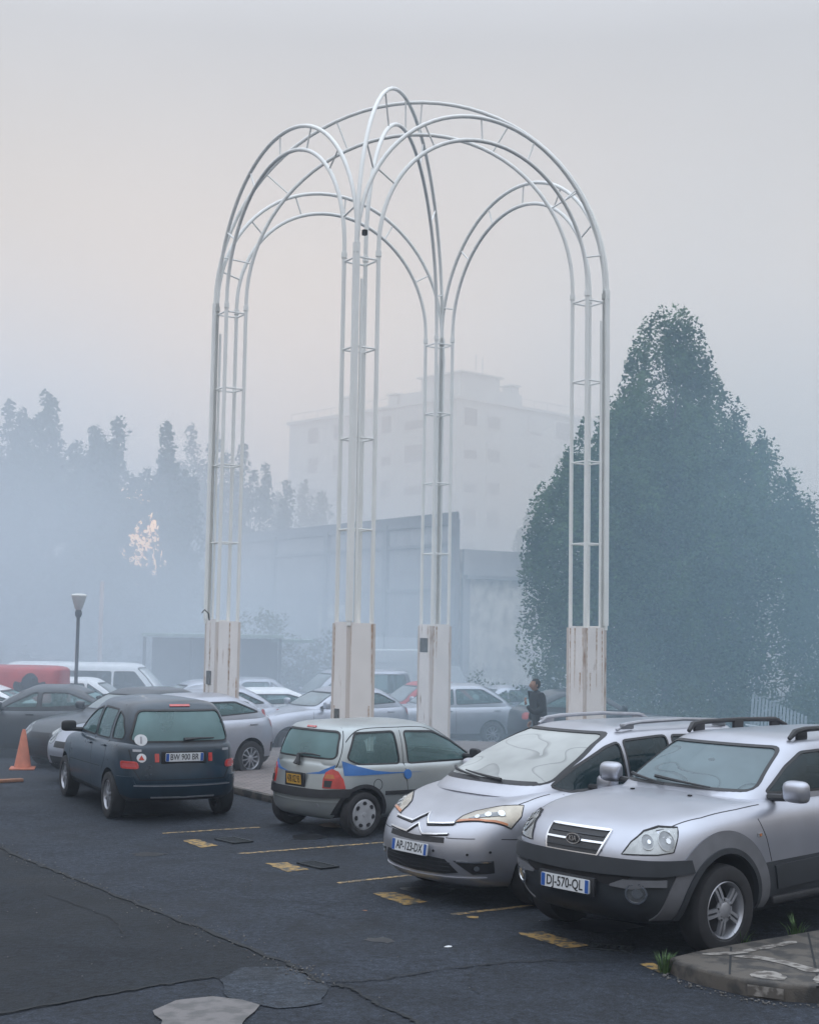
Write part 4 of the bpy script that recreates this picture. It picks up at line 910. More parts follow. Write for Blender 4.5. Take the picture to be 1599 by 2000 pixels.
S['handles'] = [(-.42,.95),(-1.3,.96)]; S['mirror'] = (.62,1.0,1.13); S['mirror_s'] = (.18,.24,.17); S['arch'] = .36
pic, P = car('silver_people_carrier','silver one-box people carrier with double chevron nose and dewy windscreen',S,(1.85,14.98,219.1),'warm_silver_paint',cat='car')
F = P['CF']
for s in (1,-1):
    pts = [(2.06,s*.365,.705),(1.98,s*.40,.80),(1.90,s*.48,.89),(1.80,s*.62,.965),(1.70,s*.74,1.0),(1.59,s*.81,.993),(1.66,s*.85,.90),(1.78,s*.84,.80),(1.92,s*.66,.75)]
    H = Proj.plane(P['bvh'], pts); h = obj('headlight', patch(H, pts, .006, .02), MAT['lamp_yellowed'], pic); obj('headlight_rim', strip(H, pts, .009, .008, .01, True), MAT['seam_black'], h)
    c3 = [(2.0,s*.50,.80),(1.9,s*.62,.875),(1.8,s*.73,.91),(1.78,s*.77,.865),(1.88,s*.66,.805),(1.97,s*.53,.765)]
    obj('lamp_bowl', patch(H, c3, .011, .006), MAT['lamp_dark'], h)
    for yy,zz,rr,mm in ((.56,.80,.026,'lamp_glow'),(.635,.835,.034,'lamp_glow'),(.725,.872,.034,'lamp_glow')):
        u0,v0 = H.to2((1.97-(yy-.53)*.9,s*yy,zz)); obj('lamp_bulb', patch(H,[(u0+math.cos(q*.785)*rr,v0+math.sin(q*.785)*rr) for q in range(8)],.016,.006), MAT[mm], h)
    obj('orange_lens', patch(H, [(2.05,s*.385,.71),(1.92,s*.66,.757),(1.80,s*.81,.80),(1.795,s*.81,.825),(1.92,s*.66,.79),(2.03,s*.40,.745)], .012, .006), MAT['orange_lens'], h)
# chevron bars along the nose
Ff = P['F']
for zc,th in ((.795,.012),(.705,.011)):
    dn = .012
    obj('chevron_bar', strip(Ff, [(-.42,zc-.025),(-.28,zc-.035),(-.115,zc-.045),(0,zc+.035),(.115,zc-.045),(.30,zc-.03),(.42,zc-.015)], th, .018, .01, seg=.03), MAT['chrome'], pic)
    obj('chevron_shadow_gap', strip(Ff, [(-.42,zc-.038),(-.28,zc-.048),(-.115,zc-.059),(0,zc+.021),(.115,zc-.059),(.30,zc-.043),(.42,zc-.028)], .010, .004, .01, seg=.03), MAT['seam_black'], pic)
obj('air_slot', patch(F, [(-.50,.655),(-.3,.648),(0,.642),(.3,.648),(.50,.655),(.50,.605),(.3,.598),(0,.592),(-.3,.598),(-.50,.605)], .004, .02), MAT['black_plastic'], pic)
obj('lower_grille', patch(F, [(-.56,.46),(-.3,.47),(0,.475),(.3,.47),(.52,.46),(.68,.345),(.5,.32),(0,.305),(-.5,.32),(-.68,.345)], .004, .02), MAT['black_plastic'], pic)
for z in (.35,.39,.43): obj('grille_slat', strip(F,[(-.58,z),(0,z-.01),(.58,z)],.008,.008,.006), MAT['grey_cladding'], pic)
obj('bumper_lip', strip(F,[(-1.0,.30),(-.5,.285),(0,.272),(.5,.285),(1.0,.30)],.02,.012,.01), MAT['warm_silver_paint'], pic)
for s in (1,-1):
    f = obj('fog_lamp_recess', patch(F,[(s*.62,.455),(s*1.06,.465),(s*1.08,.35),(s*.84,.335)],.004,.02), MAT['black_plastic'], pic)
    obj('chrome_line', strip(F,[(s*.66,.45),(s*1.05,.455)],.012,.010,.006), MAT['chrome'], f)
    obj('lamp_bulb', patch(F,[(s*.88+math.cos(q*.785)*.03,.395+math.sin(q*.785)*.024) for q in range(8)],.009,.006), MAT['lamp_glow'], f)
    for a,z in ((.36,.525),(.78,.52),(1.02,.545)): obj('parking_sensor', patch(F,[(s*a+math.cos(q)*.016,z+math.sin(q)*.013) for q in range(6)],.006,.006), MAT['ink_black'], pic)
    b = bmesh.new(); tube(b, [(.04,s*.57,1.60),(-.08,s*.585,1.655),(-.3,s*.59,1.675),(-1.0,s*.59,1.685),(-1.6,s*.57,1.66),(-1.75,s*.55,1.60)], [.018,.022,.022,.02,.02,.018], 8); 
    for xx in (-.1,-1.6): box(b,(xx,s*.585,1.635),(.2,.03,.06),bev=.01)
    obj('roof_rail', b, MAT['alloy'], pic)
for ln in ([(.86,.665),(.60,.655),(.52,.655)],[(-.86,.665),(-.60,.655),(-.52,.655)]): obj('bumper_seam', strip(F,ln,.007,.002,.006), MAT['seam_black'], pic)
number_plate(pic,(2.318,.0,.530),'AP-123-DX',True,R(-6),two=True)
glass_wiper(pic,P,(-.62,1.17),(.0,1.125)); glass_wiper(pic,P,(.30,1.125),(-.30,1.165))
obj('cowl_panel', patch(P['F'],[(-.66,1.115),(.66,1.115),(.62,1.14),(-.62,1.14)],.004,.01), MAT['black_plastic'], pic)
# --- small silver-green hatchback with blue flashes
S = dict(xf=1.73,xr=-1.70,w=.815,wb=2.345,wr=.28,arch=.325,tw=1.44,ww=.17,rim=.19,wstyle='cap',lod=2,cab_z=.42,seat_x=-.12,rear_x=-.85,dash_x=.62,dash_z=.90,midx=-.4)
S['low'] = [dict(z=.21,xf=1.55,xr=-1.56,w=.72,bf=.4,crease=.4),dict(z=.28,xf=1.68,xr=-1.66,w=.79,bf=.42,br=.3),dict(z=.47,xf=1.73,xr=-1.70,w=.815,bf=.42,br=.3),dict(z=.60,xf=1.70,xr=-1.675,w=.815,bf=.42,br=.3),
 dict(z=[(-1.7,.77),(1,.72),(1.6,.64)],xf=1.64,xr=-1.645,w=.805,bf=.44,br=.29),dict(z=[(-1.7,.88),(.8,.82),(1.3,.74),(1.6,.67)],xf=1.57,xr=-1.62,w=.79,bf=.44,br=.28,crease=.2),dict(z=[(-1.7,.93),(.85,.885),(1.2,.80),(1.5,.70)],xf=1.46,xr=-1.585,w=.735,bf=.42,br=.27,cr=.02)]
S['gh'] = [dict(z=.80,xf=1.2,xr=-1.61,w=.765,bf=.26,br=.2),dict(z=.91,xf=1.02,xr=-1.60,w=.755,bf=.26,br=.2),dict(z=1.14,xf=.62,xr=-1.53,w=.72,bf=.22,br=.19),dict(z=1.335,xf=.24,xr=-1.43,w=.64,bf=.17,br=.17,crease=.3),dict(z=1.37,xf=.1,xr=-1.33,w=.56,bf=.15,br=.15,cr=.025)]
S['side_win'] = [[(-1.37,.965),(-1.22,1.285),(-.60,1.29),(-.565,.885),(-1.22,.90)],[(-.42,.88),(-.43,1.285),(.10,1.265),(.44,1.14),(.76,.955),(.76,.88)]]
S['ws'] = [(-.64,.95),(.64,.95),(.53,1.30),(-.53,1.30)]; S['rw'] = [(-.60,.965),(.60,.965),(.525,1.30),(-.525,1.30)]; S['ws_glass'] = 'far_windscreen'
S['seams'] = [[(-.495,1.33),(-.50,.9),(-.47,.6),(-.43,.36)],[(-1.32,1.345),(-1.415,1.05),(-1.49,.86)],[(.82,.86),(.86,.36)]]
S['top_seams'] = [[(.3,.615),(-.5,.625),(-1.35,.615)]]; S['mirror'] = (.62,.92,.97); S['mirror_s'] = (.14,.18,.13); S['mirror_mat'] = 'black_plastic'; S['handles'] = []
twi, P = car('small_hatchback','small silver-green hatchback with blue flashes and yellow rear plate',S,(-.154,19.035,41.6),'sage_silver_paint',cat='car')
Bk = P['CB']
obj('bumper_moulding', patch(Bk,[(-1.06,.605),(-.9,.60),(-.6,.585),(0,.585),(.6,.585),(.9,.60),(1.06,.605),(.98,.50),(.6,.485),(0,.475),(-.6,.485),(-.98,.50)],.03,.03), MAT['black_plastic'], twi)
obj('bumper_seam', strip(Bk,[(-.9,.44),(0,.425),(.9,.44)],.012,.008,.006), MAT['sage_silver_paint'], twi)
for s in (1,-1):
    pts = [(-1.655,s*.53,.605),(-1.65,s*.53,.72),(-1.63,s*.56,.80),(-1.58,s*.63,.845),(-1.53,s*.70,.815),(-1.49,s*.76,.72),(-1.47,s*.785,.605)]
    tl = obj('tail_light', patch(Bk,pts,.02,.03), MAT['red_lens'], twi)
    obj('dark_lens', patch(Bk,[(-1.655,s*.56,.62),(-1.65,s*.56,.70),(-1.6,s*.66,.70),(-1.6,s*.64,.62)],.026,.01), MAT['black_plastic'], tl)
    obj('orange_lens', patch(Bk,[(-1.65,s*.56,.725),(-1.63,s*.58,.775),(-1.58,s*.66,.775),(-1.57,s*.68,.725)],.025,.01), MAT['orange_lens'], tl)
    obj('blue_flash', patch(P['B'],[(s*.60,.895),(s*.585,.80),(s*.42,.775),(s*.18,.765),(s*.40,.80)],.004,.006), MAT['decal_blue'], twi)
    q = P['S%d'%s]
    obj('blue_flash', patch(q,[(-1.43,.945),(-1.25,.875),(-1.0,.815),(-.75,.785),(-.4,.77),(-.2,.765),(-1.425,.765)],.007,.012), MAT['decal_blue'], twi)
    obj('door_handle', patch(q,[(-.465+math.cos(k*.45)*.062,.745+math.sin(k*.45)*.062) for k in range(14)],.014,.01), MAT['decal_blue'], twi)
    obj('side_moulding', patch(q,[(-.84,.555),(.9,.52),(.9,.465),(-.84,.505)],.014,.01), MAT['black_plastic'], twi)
    arch_flare(twi,P,(1.1725,-1.1725),.295,.315,.36,-4,184,'black_plastic',.012) if s==1 else None
obj('fuel_flap', strip(P['S-1'],[(-.96+math.cos(k*.35)*.068,.64+math.sin(k*.35)*.068) for k in range(18)],.008,.002,.004,True), MAT['seam_black'], twi)
obj('brake_lamp', patch(P['B'],[(-.09,1.345),(.09,1.345),(.09,1.325),(-.09,1.325)],.012,.02), MAT['red_lens'], twi)
number_plate(twi,(-1.688,0,.685),'478 XZ 93',False,R(6),(.30,.125),'yellow')
b = bmesh.new(); box(b,(-1.668,0,.685),(.02,.40,.175),bev=.004); obj('plate_recess', b, MAT['black_plastic'], twi)
obj('tow_eye_cover', patch(Bk,[(-.52+math.cos(k)*.03,.385+math.sin(k)*.026) for k in range(6)],.006,.006), MAT['alloy'], twi)
L_ = []
for y,z in ((0,.86),(0,.93),(.02,.985)): p,n = P['B'].hit(y,z); L_.append(p+n*.04)
b = bmesh.new(); tube(b,L_,[.045,.03,.022],8)
L2 = []
for y,z in ((.03,.985),(-.1,1.0),(-.25,1.0),(-.38,.99)): p,n = P['B'].hit(y,z); L2.append(p+n*.03)
tube(b,L2,[.016,.014,.012,.008],6); obj('rear_wiper', b, MAT['black_plastic'], twi)
# --- dark blue people carrier seen from behind
S = dict(xf=2.15,xr=-2.02,w=.86,wb=2.58,wr=.31,arch=.35,tw=1.52,ww=.195,rim=.20,wstyle='eight',lod=2,cab_z=.52,seat_x=-.1,rear_x=-.95,dash_x=.75,dash_z=1.03,midx=-.5)
S['low'] = [dict(z=.26,xf=1.98,xr=-1.86,w=.76,bf=.4,br=.25,crease=.4,mi=2),dict(z=.33,xf=2.1,xr=-1.98,w=.835,bf=.42,br=.3),dict(z=.50,xf=2.15,xr=-2.03,w=.86,bf=.42,br=.3),dict(z=.61,xf=2.13,xr=-2.025,w=.86,bf=.42,br=.3),
 dict(z=[(-2.0,.84),(1.5,.76),(2.1,.68)],xf=2.07,xr=-1.985,w=.858,bf=.44,br=.3),dict(z=[(-2.0,.98),(.9,.95),(1.6,.84),(2,.72)],xf=2.0,xr=-1.965,w=.84,bf=.44,br=.3,crease=.15),dict(z=[(-2.0,1.045),(.95,1.01),(1.5,.92),(1.9,.80)],xf=1.92,xr=-1.93,w=.79,bf=.42,br=.3,cr=.02)]
S['gh'] = [dict(z=.9,xf=1.42,xr=-1.955,w=.80,bf=.3,br=.28),dict(z=1.025,xf=1.2,xr=-1.95,w=.79,bf=.3,br=.28),dict(z=1.29,xf=.68,xr=-1.88,w=.745,bf=.25,br=.27),dict(z=1.51,xf=.22,xr=-1.73,w=.645,bf=.18,br=.22,crease=.15),dict(z=1.555,xf=.08,xr=-1.60,w=.55,bf=.16,br=.18,cr=.04)]
S['side_win'] = [[(.72,1.06),(.36,1.24),(.02,1.385),(-.32,1.45),(-.30,1.045)],[(-.38,1.045),(-.40,1.455),(-1.12,1.445),(-1.06,1.05)],[(-1.17,1.06),(-1.20,1.435),(-1.42,1.36),(-1.60,1.15),(-1.56,1.07)]]
S['ws'] = [(-.66,1.09),(.66,1.09),(.55,1.47),(-.55,1.47)]; S['rw'] = [(-.69,1.055),(.69,1.055),(.56,1.46),(-.56,1.46)]; S['ws_glass'] = 'far_windscreen'
S['seams'] = [[(-.35,1.02),(-.36,.38)],[(-1.1,1.03),(-1.08,.8),(-.95,.6)],[(.95,.95),(.92,.38)],[(.9,.62),(-.85,.66)]]
S['handles'] = [(-.22,.93),(-.98,.95)]; S['mirror'] = (.60,.96,1.11); S['mirror_s'] = (.17,.22,.16); S['mirror_mat'] = 'black_plastic'; S['wo'] = 0; S['arch'] = .35
sce, P = car('dark_blue_people_carrier','dark blue people carrier seen from behind with round stickers on its tailgate',S,(-3.84,20.57,116.5),'navy_paint',cat='car')
Bk = P['CB']; Bb = P['B']
obj('rear_bumper', patch(Bk,[(-1.1,.60),(-.78,.60),(-.74,.50),(.74,.50),(.78,.60),(1.1,.60),(1.02,.38),(.85,.34),(0,.33),(-.85,.34),(-1.02,.38)],.03,.03), MAT['navy_paint'], sce)
obj('bumper_line', strip(Bk,[(-.76,.492),(0,.485),(.76,.492)],.012,.036,.01), MAT['alloy'], sce)
obj('bumper_base_line', strip(Bk,[(-.55,.345),(0,.34),(.55,.345)],.012,.036,.01), MAT['alloy'], sce)
for s in (1,-1):
    tl = obj('tail_light', patch(Bk, rounded([(s*.70,.70),(s*1.02,.70),(s*1.05,.80),(s*.74,.80)],.05,3),.01,.02), MAT['dark_red_paint'], sce)
    obj('red_lens', strip(Bk, rounded([(s*.73,.715),(s*1.0,.715),(s*1.02,.785),(s*.76,.785)],.04,3),.022,.014,.01,True), MAT['red_lens'], tl)
    obj('reflector', patch(Bb,[(s*.34,.90),(s*.395,.90),(s*.395,.79),(s*.34,.79)],.012,.01), MAT['red_lens'], sce)
    obj('badge', patch(Bb,[(s*.66,.955),(s*.56,.955),(s*.56,.925),(s*.66,.925)],.006,.008), MAT['alloy'], sce)
for y,z,r_,m_,nm in ((.555,1.075,.075,'sticker_white','round_sticker'),(.56,.845,.058,'sticker_white','warning_sticker')):
    o = obj(nm, patch(Bb,[(y+math.cos(k*.35)*r_,z+math.sin(k*.35)*r_) for k in range(18)],.006,.004,.05), MAT[m_], sce)
    if r_ < .06: obj('red_mark', patch(Bb,[(y-.035,z-.028),(y+.035,z-.028),(y,z+.036)],.012,.004,.05), MAT['sticker_red'], o)
    else: obj('grey_mark', patch(Bb,[(y-.012,z-.045),(y+.012,z-.045),(y+.012,z+.045),(y-.012,z+.045)],.012,.004,.05), MAT['alloy'], o)
p,n = Bb.hit(0,.85); number_plate(sce,p+n*.02,'BW 900 BR',False,R(3),two=True)
b = bmesh.new(); box(b,p+n*.002,(.02,.62,.16),bev=.006); obj('plate_recess', b, MAT['seam_black'], sce)
obj('tailgate_seam', strip(Bb,[(.70,.95),(.66,.70),(.58,.56),(-.58,.56),(-.66,.70),(-.70,.95)],.012,.002,.006), MAT['seam_black'], sce)
obj('brake_lamp', patch(Bb,[(-.14,1.53),(.14,1.53),(.14,1.505),(-.14,1.505)],.012,.03), MAT['red_lens'], sce)
L2 = []
for y,z in ((0,1.075),(-.2,1.09),(-.42,1.09)): p,n = Bb.hit(y,z); L2.append(p+n*.03)
b = bmesh.new(); tube(b,L2,[.03,.016,.010],6); obj('rear_wiper', b, MAT['black_plastic'], sce)
# ------------------------------------------------------------------ buildings behind
def wallmat(name, col, stain, amt=.55, sc=(.6,.6,.25), line=None):
    m, N, L = newmat(name); o = N('ShaderNodeOutputMaterial'); b = N('ShaderNodeBsdfPrincipled'); L(b.outputs[0], o.inputs[0]); b.inputs['Roughness'].default_value = .85
    t = N('ShaderNodeTexCoord'); mp = N('ShaderNodeMapping'); mp.inputs['Scale'].default_value = sc; L(t.outputs['Object'], mp.inputs[0])
    n = N('ShaderNodeTexNoise'); n.inputs['Scale'].default_value = 1.6; n.inputs['Detail'].default_value = 9; n.inputs['Roughness'].default_value = .62; L(mp.outputs[0], n.inputs['Vector'])
    r = N('ShaderNodeValToRGB'); r.color_ramp.elements[0].position = amt-.14; r.color_ramp.elements[1].position = amt+.10; r.color_ramp.elements[0].color = (*col,1); r.color_ramp.elements[1].color = (*stain,1)
    L(n.outputs['Fac'], r.inputs[0]); L(r.outputs[0], b.inputs['Base Color']); return m
wallmat('warehouse_wall', (.36,.34,.33), (.27,.255,.255)); wallmat('stained_wall', (.74,.67,.58), (.36,.32,.28), .56, (1.1,1.1,.8)); pbr('warehouse_band', (.19,.185,.19), .8, 0, .15, 2)
wallmat('apartment_wall', (.46,.50,.49), (.38,.42,.42)); pbr('apartment_trim', (.42,.45,.45), .8, 0, .1, 2); pbr('window_dark', (.10,.12,.13), .25, 0, .3, 3); pbr('window_frame', (.5,.52,.52), .6, 0, .08, 4)
GZ = -1.25
A = Vector((2.1,60.0)); dw = Vector((-.56,.828)).normalized(); dn = Vector((.828,.56)).normalized()
wh = thing('warehouse', 'long grey warehouse with panelled wall standing behind the arches', 'warehouse', (A.x,A.y,GZ), math.atan2(dw.y,dw.x))
LW, HW = 30.0, 7.66-GZ       # local x runs along the wall away from the camera, local -y is behind
wp = lambda e_: [(-e_,.0),(LW+e_,.0),(LW+.839*12,-.543*12),(.839*12,-.543*12)]
b = bmesh.new(); prism(b, wp(0), 0, HW); obj('wall', b, MAT['warehouse_wall'], wh, 0)
b = bmesh.new(); box(b,(LW/2,.04,HW-.22),(LW+.1,.14,.46)); prism(b, wp(.05), HW+.002, HW+.09); obj('parapet', b, MAT['warehouse_band'], wh, 0)
for z_ in (4.35+1.25,6.35+1.25): b = bmesh.new(); box(b,(LW/2,.05,z_),(LW,.10,.14)); obj('beam', b, MAT['warehouse_band'], wh, 0)
for k in range(7): b = bmesh.new(); box(b,(.12+k*5.4,.08,HW/2-.1),(.34 if k else .5,.20,HW-.3)); obj('pilaster', b, MAT['warehouse_band'], wh, 0)
for k,(x0,x1,z0,z1) in enumerate([(9.2,11.6,1.6,5.0),(1.2,4.8,1.2,5.2),(14,17,2.4,5.0)]): b = bmesh.new(); box(b,((x0+x1)/2,.03,(z0+z1)/2),(x1-x0,.06,z1-z0)); obj('wall_panel', b, MAT['stained_wall' if k==0 else 'warehouse_wall'], wh, 0)
w2 = thing('yard_wall', 'tall stained beige wall with a dark ledge right of the grey warehouse', 'wall', (A.x+.25,A.y+.1,GZ), math.atan2(dn.y,dn.x))
H2 = 6.12-GZ; b = bmesh.new(); box(b,(9,.3,H2/2),(18,.5,H2)); obj('wall', b, MAT['stained_wall'], w2, 0)
b = bmesh.new(); box(b,(9,-.02,H2-.55),(18,.14,1.1)); obj('upper_band', b, MAT['warehouse_wall'], w2, 0)
b = bmesh.new(); box(b,(9,-.16,H2-1.2),(18,.4,.16)); obj('ledge', b, MAT['warehouse_band'], w2, 0)
for x_ in (.15,5.2,10.4): b = bmesh.new(); box(b,(x_,-.02,H2/2-.6),(.36,.16,H2-1.3)); obj('pilaster', b, MAT['warehouse_wall'], w2, 0)
# apartment block
BC = Vector((3.8,115)); e1 = Vector((-.67,.742)); ab = thing('apartment_block', 'pale apartment block with rooftop lift housing looming far behind the arches', 'building', (BC.x,BC.y,GZ), math.atan2(e1.y,e1.x))
HB = 22.0-GZ; L1, L2 = 23.0, 20.0      # local x along the left face, local -y along the right face
b = bmesh.new(); box(b,(L1/2,-L2/2,HB/2),(L1,L2,HB)); obj('wall', b, MAT['apartment_wall'], ab, 0)
b = bmesh.new(); box(b,(L1/2,-L2/2,HB+.1),(L1+.5,L2+.5,.25)); obj('roof', b, MAT['apartment_trim'], ab, 0)
b = bmesh.new(); box(b,(4.6,-4.5,HB+.75),(8.6,7.5,1.1)); obj('upper_storey', b, MAT['apartment_wall'], ab, 0)
b = bmesh.new(); box(b,(2.9,-3.2,HB+1.75),(5.0,4.6,1.3)); box(b,(2.9,-3.2,HB+2.45),(5.6,5.2,.14)); obj('lift_housing', b, MAT['apartment_wall'], ab, 0)
for (x_,y_,h_) in ((15.5,-1.2,1.6),(8.6,-.9,1.0),(.9,-7.4,1.7)): b = bmesh.new(); box(b,(x_,y_,HB+.2+h_/2),(1.1,.9,h_)); box(b,(x_,y_,HB+.35+h_),(1.5,1.3,.12)); obj('chimney', b, MAT['apartment_wall'], ab, 0)
for (x_,y_) in ((1.2,-3.4),(2.0,-5.0),(3.8,-2.2)): b = bmesh.new(); tube(b,[(x_,y_,HB+3),(x_,y_,HB+4.4)],.05,5); obj('antenna_mast', b, MAT['apartment_trim'], ab, 0)
b = bmesh.new(); tube(b,[(L1,-.2,HB+1.0),(9,-.2,HB+1.0)],.04,5); tube(b,[(.2,-L2,HB+1.0),(.2,-8,HB+1.0)],.04,5)
for k in range(8): tube(b,[(9+k*2,-.2,HB+.1),(9+k*2,-.2,HB+1.0)],.04,5); tube(b,[(.2,-8-k*1.7,HB+.1),(.2,-8-k*1.7,HB+1)],.04,5)
obj('roof_railing', b, MAT['apartment_trim'], ab, 0)
wm = None; rw_ = random.Random(5)
def window(face, t_, z_, w_, h_):
    global wm
    b = bmesh.new(); 
    if face==0: box(b,(t_,.02,z_),(w_+.24,.10,h_+.24))
    else: box(b,(-.02,-t_,z_),(.10,w_+.24,h_+.24))
    f = obj('window', b, MAT['window_frame'], ab, 0); b = bmesh.new()
    if face==0: box(b,(t_,.075,z_),(w_,.03,h_)); box(b,(t_,.20,z_-h_/2-.14),(w_+.5,.34,.1)) if False else None
    else: box(b,(-.075,-t_,z_),(.03,w_,h_))
    obj('pane', b, MAT['window_dark'], f, 0)
    if rw_.random() < .45:
        sh_ = h_*rw_.choice((.3,.5,.8)); b = bmesh.new()
        if face==0: box(b,(t_,.10,z_+h_/2-sh_/2),(w_,.03,sh_))
        else: box(b,(-.10,-t_,z_+h_/2-sh_/2),(.03,w_,sh_))
        obj('roller_shutter', b, MAT['apartment_trim'], f, 0)
for fl in range(8):
    z_ = 1.9+fl*2.85
    for t_,w_ in ((2.0,1.2),(5.2,2.3),(8.8,1.3),(12.8,1.3),(15.6,1.2),(19.2,1.5)): window(0,t_,z_,w_,1.5)
    for t_,w_ in ((1.6,1.5),(4.4,1.5),(9.6,1.6),(13.2,1.8),(16.6,1.4)): window(1,t_,z_,w_,1.5)
# low shed, hoarding
pbr('green_roof', (.30,.38,.34), .6, 0, .12, 2); pbr('shed_dark', (.05,.06,.065), .8, 0, .2, 2); pbr('hoarding_white', (.62,.63,.63), .6, 0, .08, 2)
sh = thing('low_shed', 'low open shed with pale green flat roof beyond the parked cars', 'shed', (-6.5,47,ground_z(47)), R(6))
hz = 2.3-ground_z(47); b = bmesh.new(); box(b,(0,0,hz),(4.6,3.0,.10)); box(b,(2.6,.2,hz-.14),(1.4,2.2,.10)); obj('roof', b, MAT['green_roof'], sh, 0)
b = bmesh.new(); box(b,(0,1.3,hz/2-.05),(4.3,.12,hz-.1)); obj('back_wall', b, MAT['shed_dark'], sh, 0)
for x_ in (-2.2,-.7,.8,2.2): b = bmesh.new(); box(b,(x_,-1.35,hz/2-.03),(.1,.1,hz-.06)); obj('post', b, MAT['shed_dark'], sh, 0)
hb = thing('white_hoarding', 'white board hoarding standing behind the box van', 'hoarding', (-.3,59,ground_z(59)), 0)
for k in range(3): b = bmesh.new(); box(b,(-1.4+k*1.42,0,1.75),(1.38,.06,3.2)); obj('board', b, MAT['hoarding_white'], hb, 0)
for k in range(4): b = bmesh.new(); box(b,(-2.1+k*1.42,.06,1.8),(.08,.08,3.4)); obj('post', b, MAT['shed_dark'], hb, 0)
# ------------------------------------------------------------------ trees
def leafmat(name, c1, c2):
    m, N, L = newmat(name); o = N('ShaderNodeOutputMaterial'); d = N('ShaderNodeBsdfDiffuse'); tr = N('ShaderNodeBsdfTranslucent'); mx = N('ShaderNodeMixShader'); mx.inputs[0].default_value = .3
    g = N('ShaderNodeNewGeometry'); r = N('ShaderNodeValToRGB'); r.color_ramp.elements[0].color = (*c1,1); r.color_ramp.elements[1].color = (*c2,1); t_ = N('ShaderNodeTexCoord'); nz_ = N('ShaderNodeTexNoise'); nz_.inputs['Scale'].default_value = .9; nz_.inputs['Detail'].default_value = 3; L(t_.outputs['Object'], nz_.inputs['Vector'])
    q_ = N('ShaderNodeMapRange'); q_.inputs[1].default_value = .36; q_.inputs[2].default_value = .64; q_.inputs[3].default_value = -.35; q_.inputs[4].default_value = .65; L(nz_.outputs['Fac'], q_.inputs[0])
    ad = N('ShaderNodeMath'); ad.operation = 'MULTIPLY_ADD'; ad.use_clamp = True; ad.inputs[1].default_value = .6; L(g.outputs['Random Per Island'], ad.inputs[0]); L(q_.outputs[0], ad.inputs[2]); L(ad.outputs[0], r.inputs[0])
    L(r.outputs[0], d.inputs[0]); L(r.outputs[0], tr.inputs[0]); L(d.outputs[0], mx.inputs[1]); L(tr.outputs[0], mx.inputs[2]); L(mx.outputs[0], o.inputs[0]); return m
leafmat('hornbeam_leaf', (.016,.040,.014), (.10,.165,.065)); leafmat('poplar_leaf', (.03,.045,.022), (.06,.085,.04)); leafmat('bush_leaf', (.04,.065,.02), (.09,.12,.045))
pbr('bark', (.06,.052,.045), .9, 0, .3, 6, bump=.4, bscale=20)
GAPS = [(-12.45,6.5,.75),(-12.2,7.4,.4),(-12.0,5.6,.45),(-12.9,5.9,.35),(-16.6,6.1,.32),(-13.6,6.1,.28),(-10.2,6.5,.26),(-7.3,7.6,.45),(-6.7,7.3,.3),(-17.3,5.7,.2)]
def in_gap(x, y, z):      # ragged openings in the row of poplars where the low sun shows
    if y < 60 or y > 90: return False
    k = 66/y; X, Z = x*k, (z-EYE)*k+EYE
    for (gx,gz,r_) in GAPS:
        d = math.hypot(X-gx,(Z-gz)*.8)
        if d < r_*1.3 and d < r_*(1+.9*noise.noise(Vector((X*3.1,Z*3.1,gx)))): return True
    return False
def leaves(name, clumps, size, m, parent, seed, gaps=False):
    rnd = random.Random(seed); vs = []; fs = []; U_ = rnd.uniform; g = rnd.gauss
    for (c,rx,rz,n) in clumps:
        for _ in range(n):
            while 1:
                x,y,z = U_(-1,1),U_(-1,1),U_(-1,1)
                if x*x+y*y+z*z<1: break
            p = Vector((c[0]+x*rx,c[1]+y*rx,c[2]+z*rz))
            if gaps and in_gap(p.x+parent.location.x,p.y+parent.location.y,p.z+parent.location.z) and U_(0,1)>.10: continue
            a = Vector((g(0,1),g(0,1),g(0,1)*.7)).normalized(); b_ = a.orthogonal().normalized(); s_ = size*U_(.6,1.25)
            if U_(0,1)<.5: b_ = a.cross(b_)
            i = len(vs); vs += [p-a*s_*.5, p+b_*s_*.30, p+a*s_*.5, p-b_*s_*.30]; fs.append((i,i+1,i+2,i+3))
    me = bpy.data.meshes.new(name); me.from_pydata(vs,[],fs); me.materials.append(MAT[m]); o = bpy.data.objects.new(name, me); COL.objects.link(o); o.parent = parent; return o
def limbs(name, base, tips, r0, parent, seed):
    rnd = random.Random(seed); bm = bmesh.new(); B = Vector(base); top = max(t[2] for t in tips)
    trunk = [B+Vector((rnd.uniform(-.08,.08)*k,rnd.uniform(-.08,.08)*k,(top-B.z)*.8*k/6)) for k in range(7)]; tube(bm, trunk, [r0*(1-k*.13) for k in range(7)], 8)
    for t in tips:
        k = rnd.randint(1,5); s_ = trunk[k]; e_ = Vector(t); m_ = s_.lerp(e_,.5)+Vector((rnd.uniform(-.1,.1),rnd.uniform(-.1,.1),-.12*(e_-s_).length*.5)); tube(bm, [s_,m_,e_], [r0*.4*(1-k*.1),r0*.25*(1-k*.1),r0*.06], 6)
    return obj(name, bm, MAT['bark'], parent, 60)
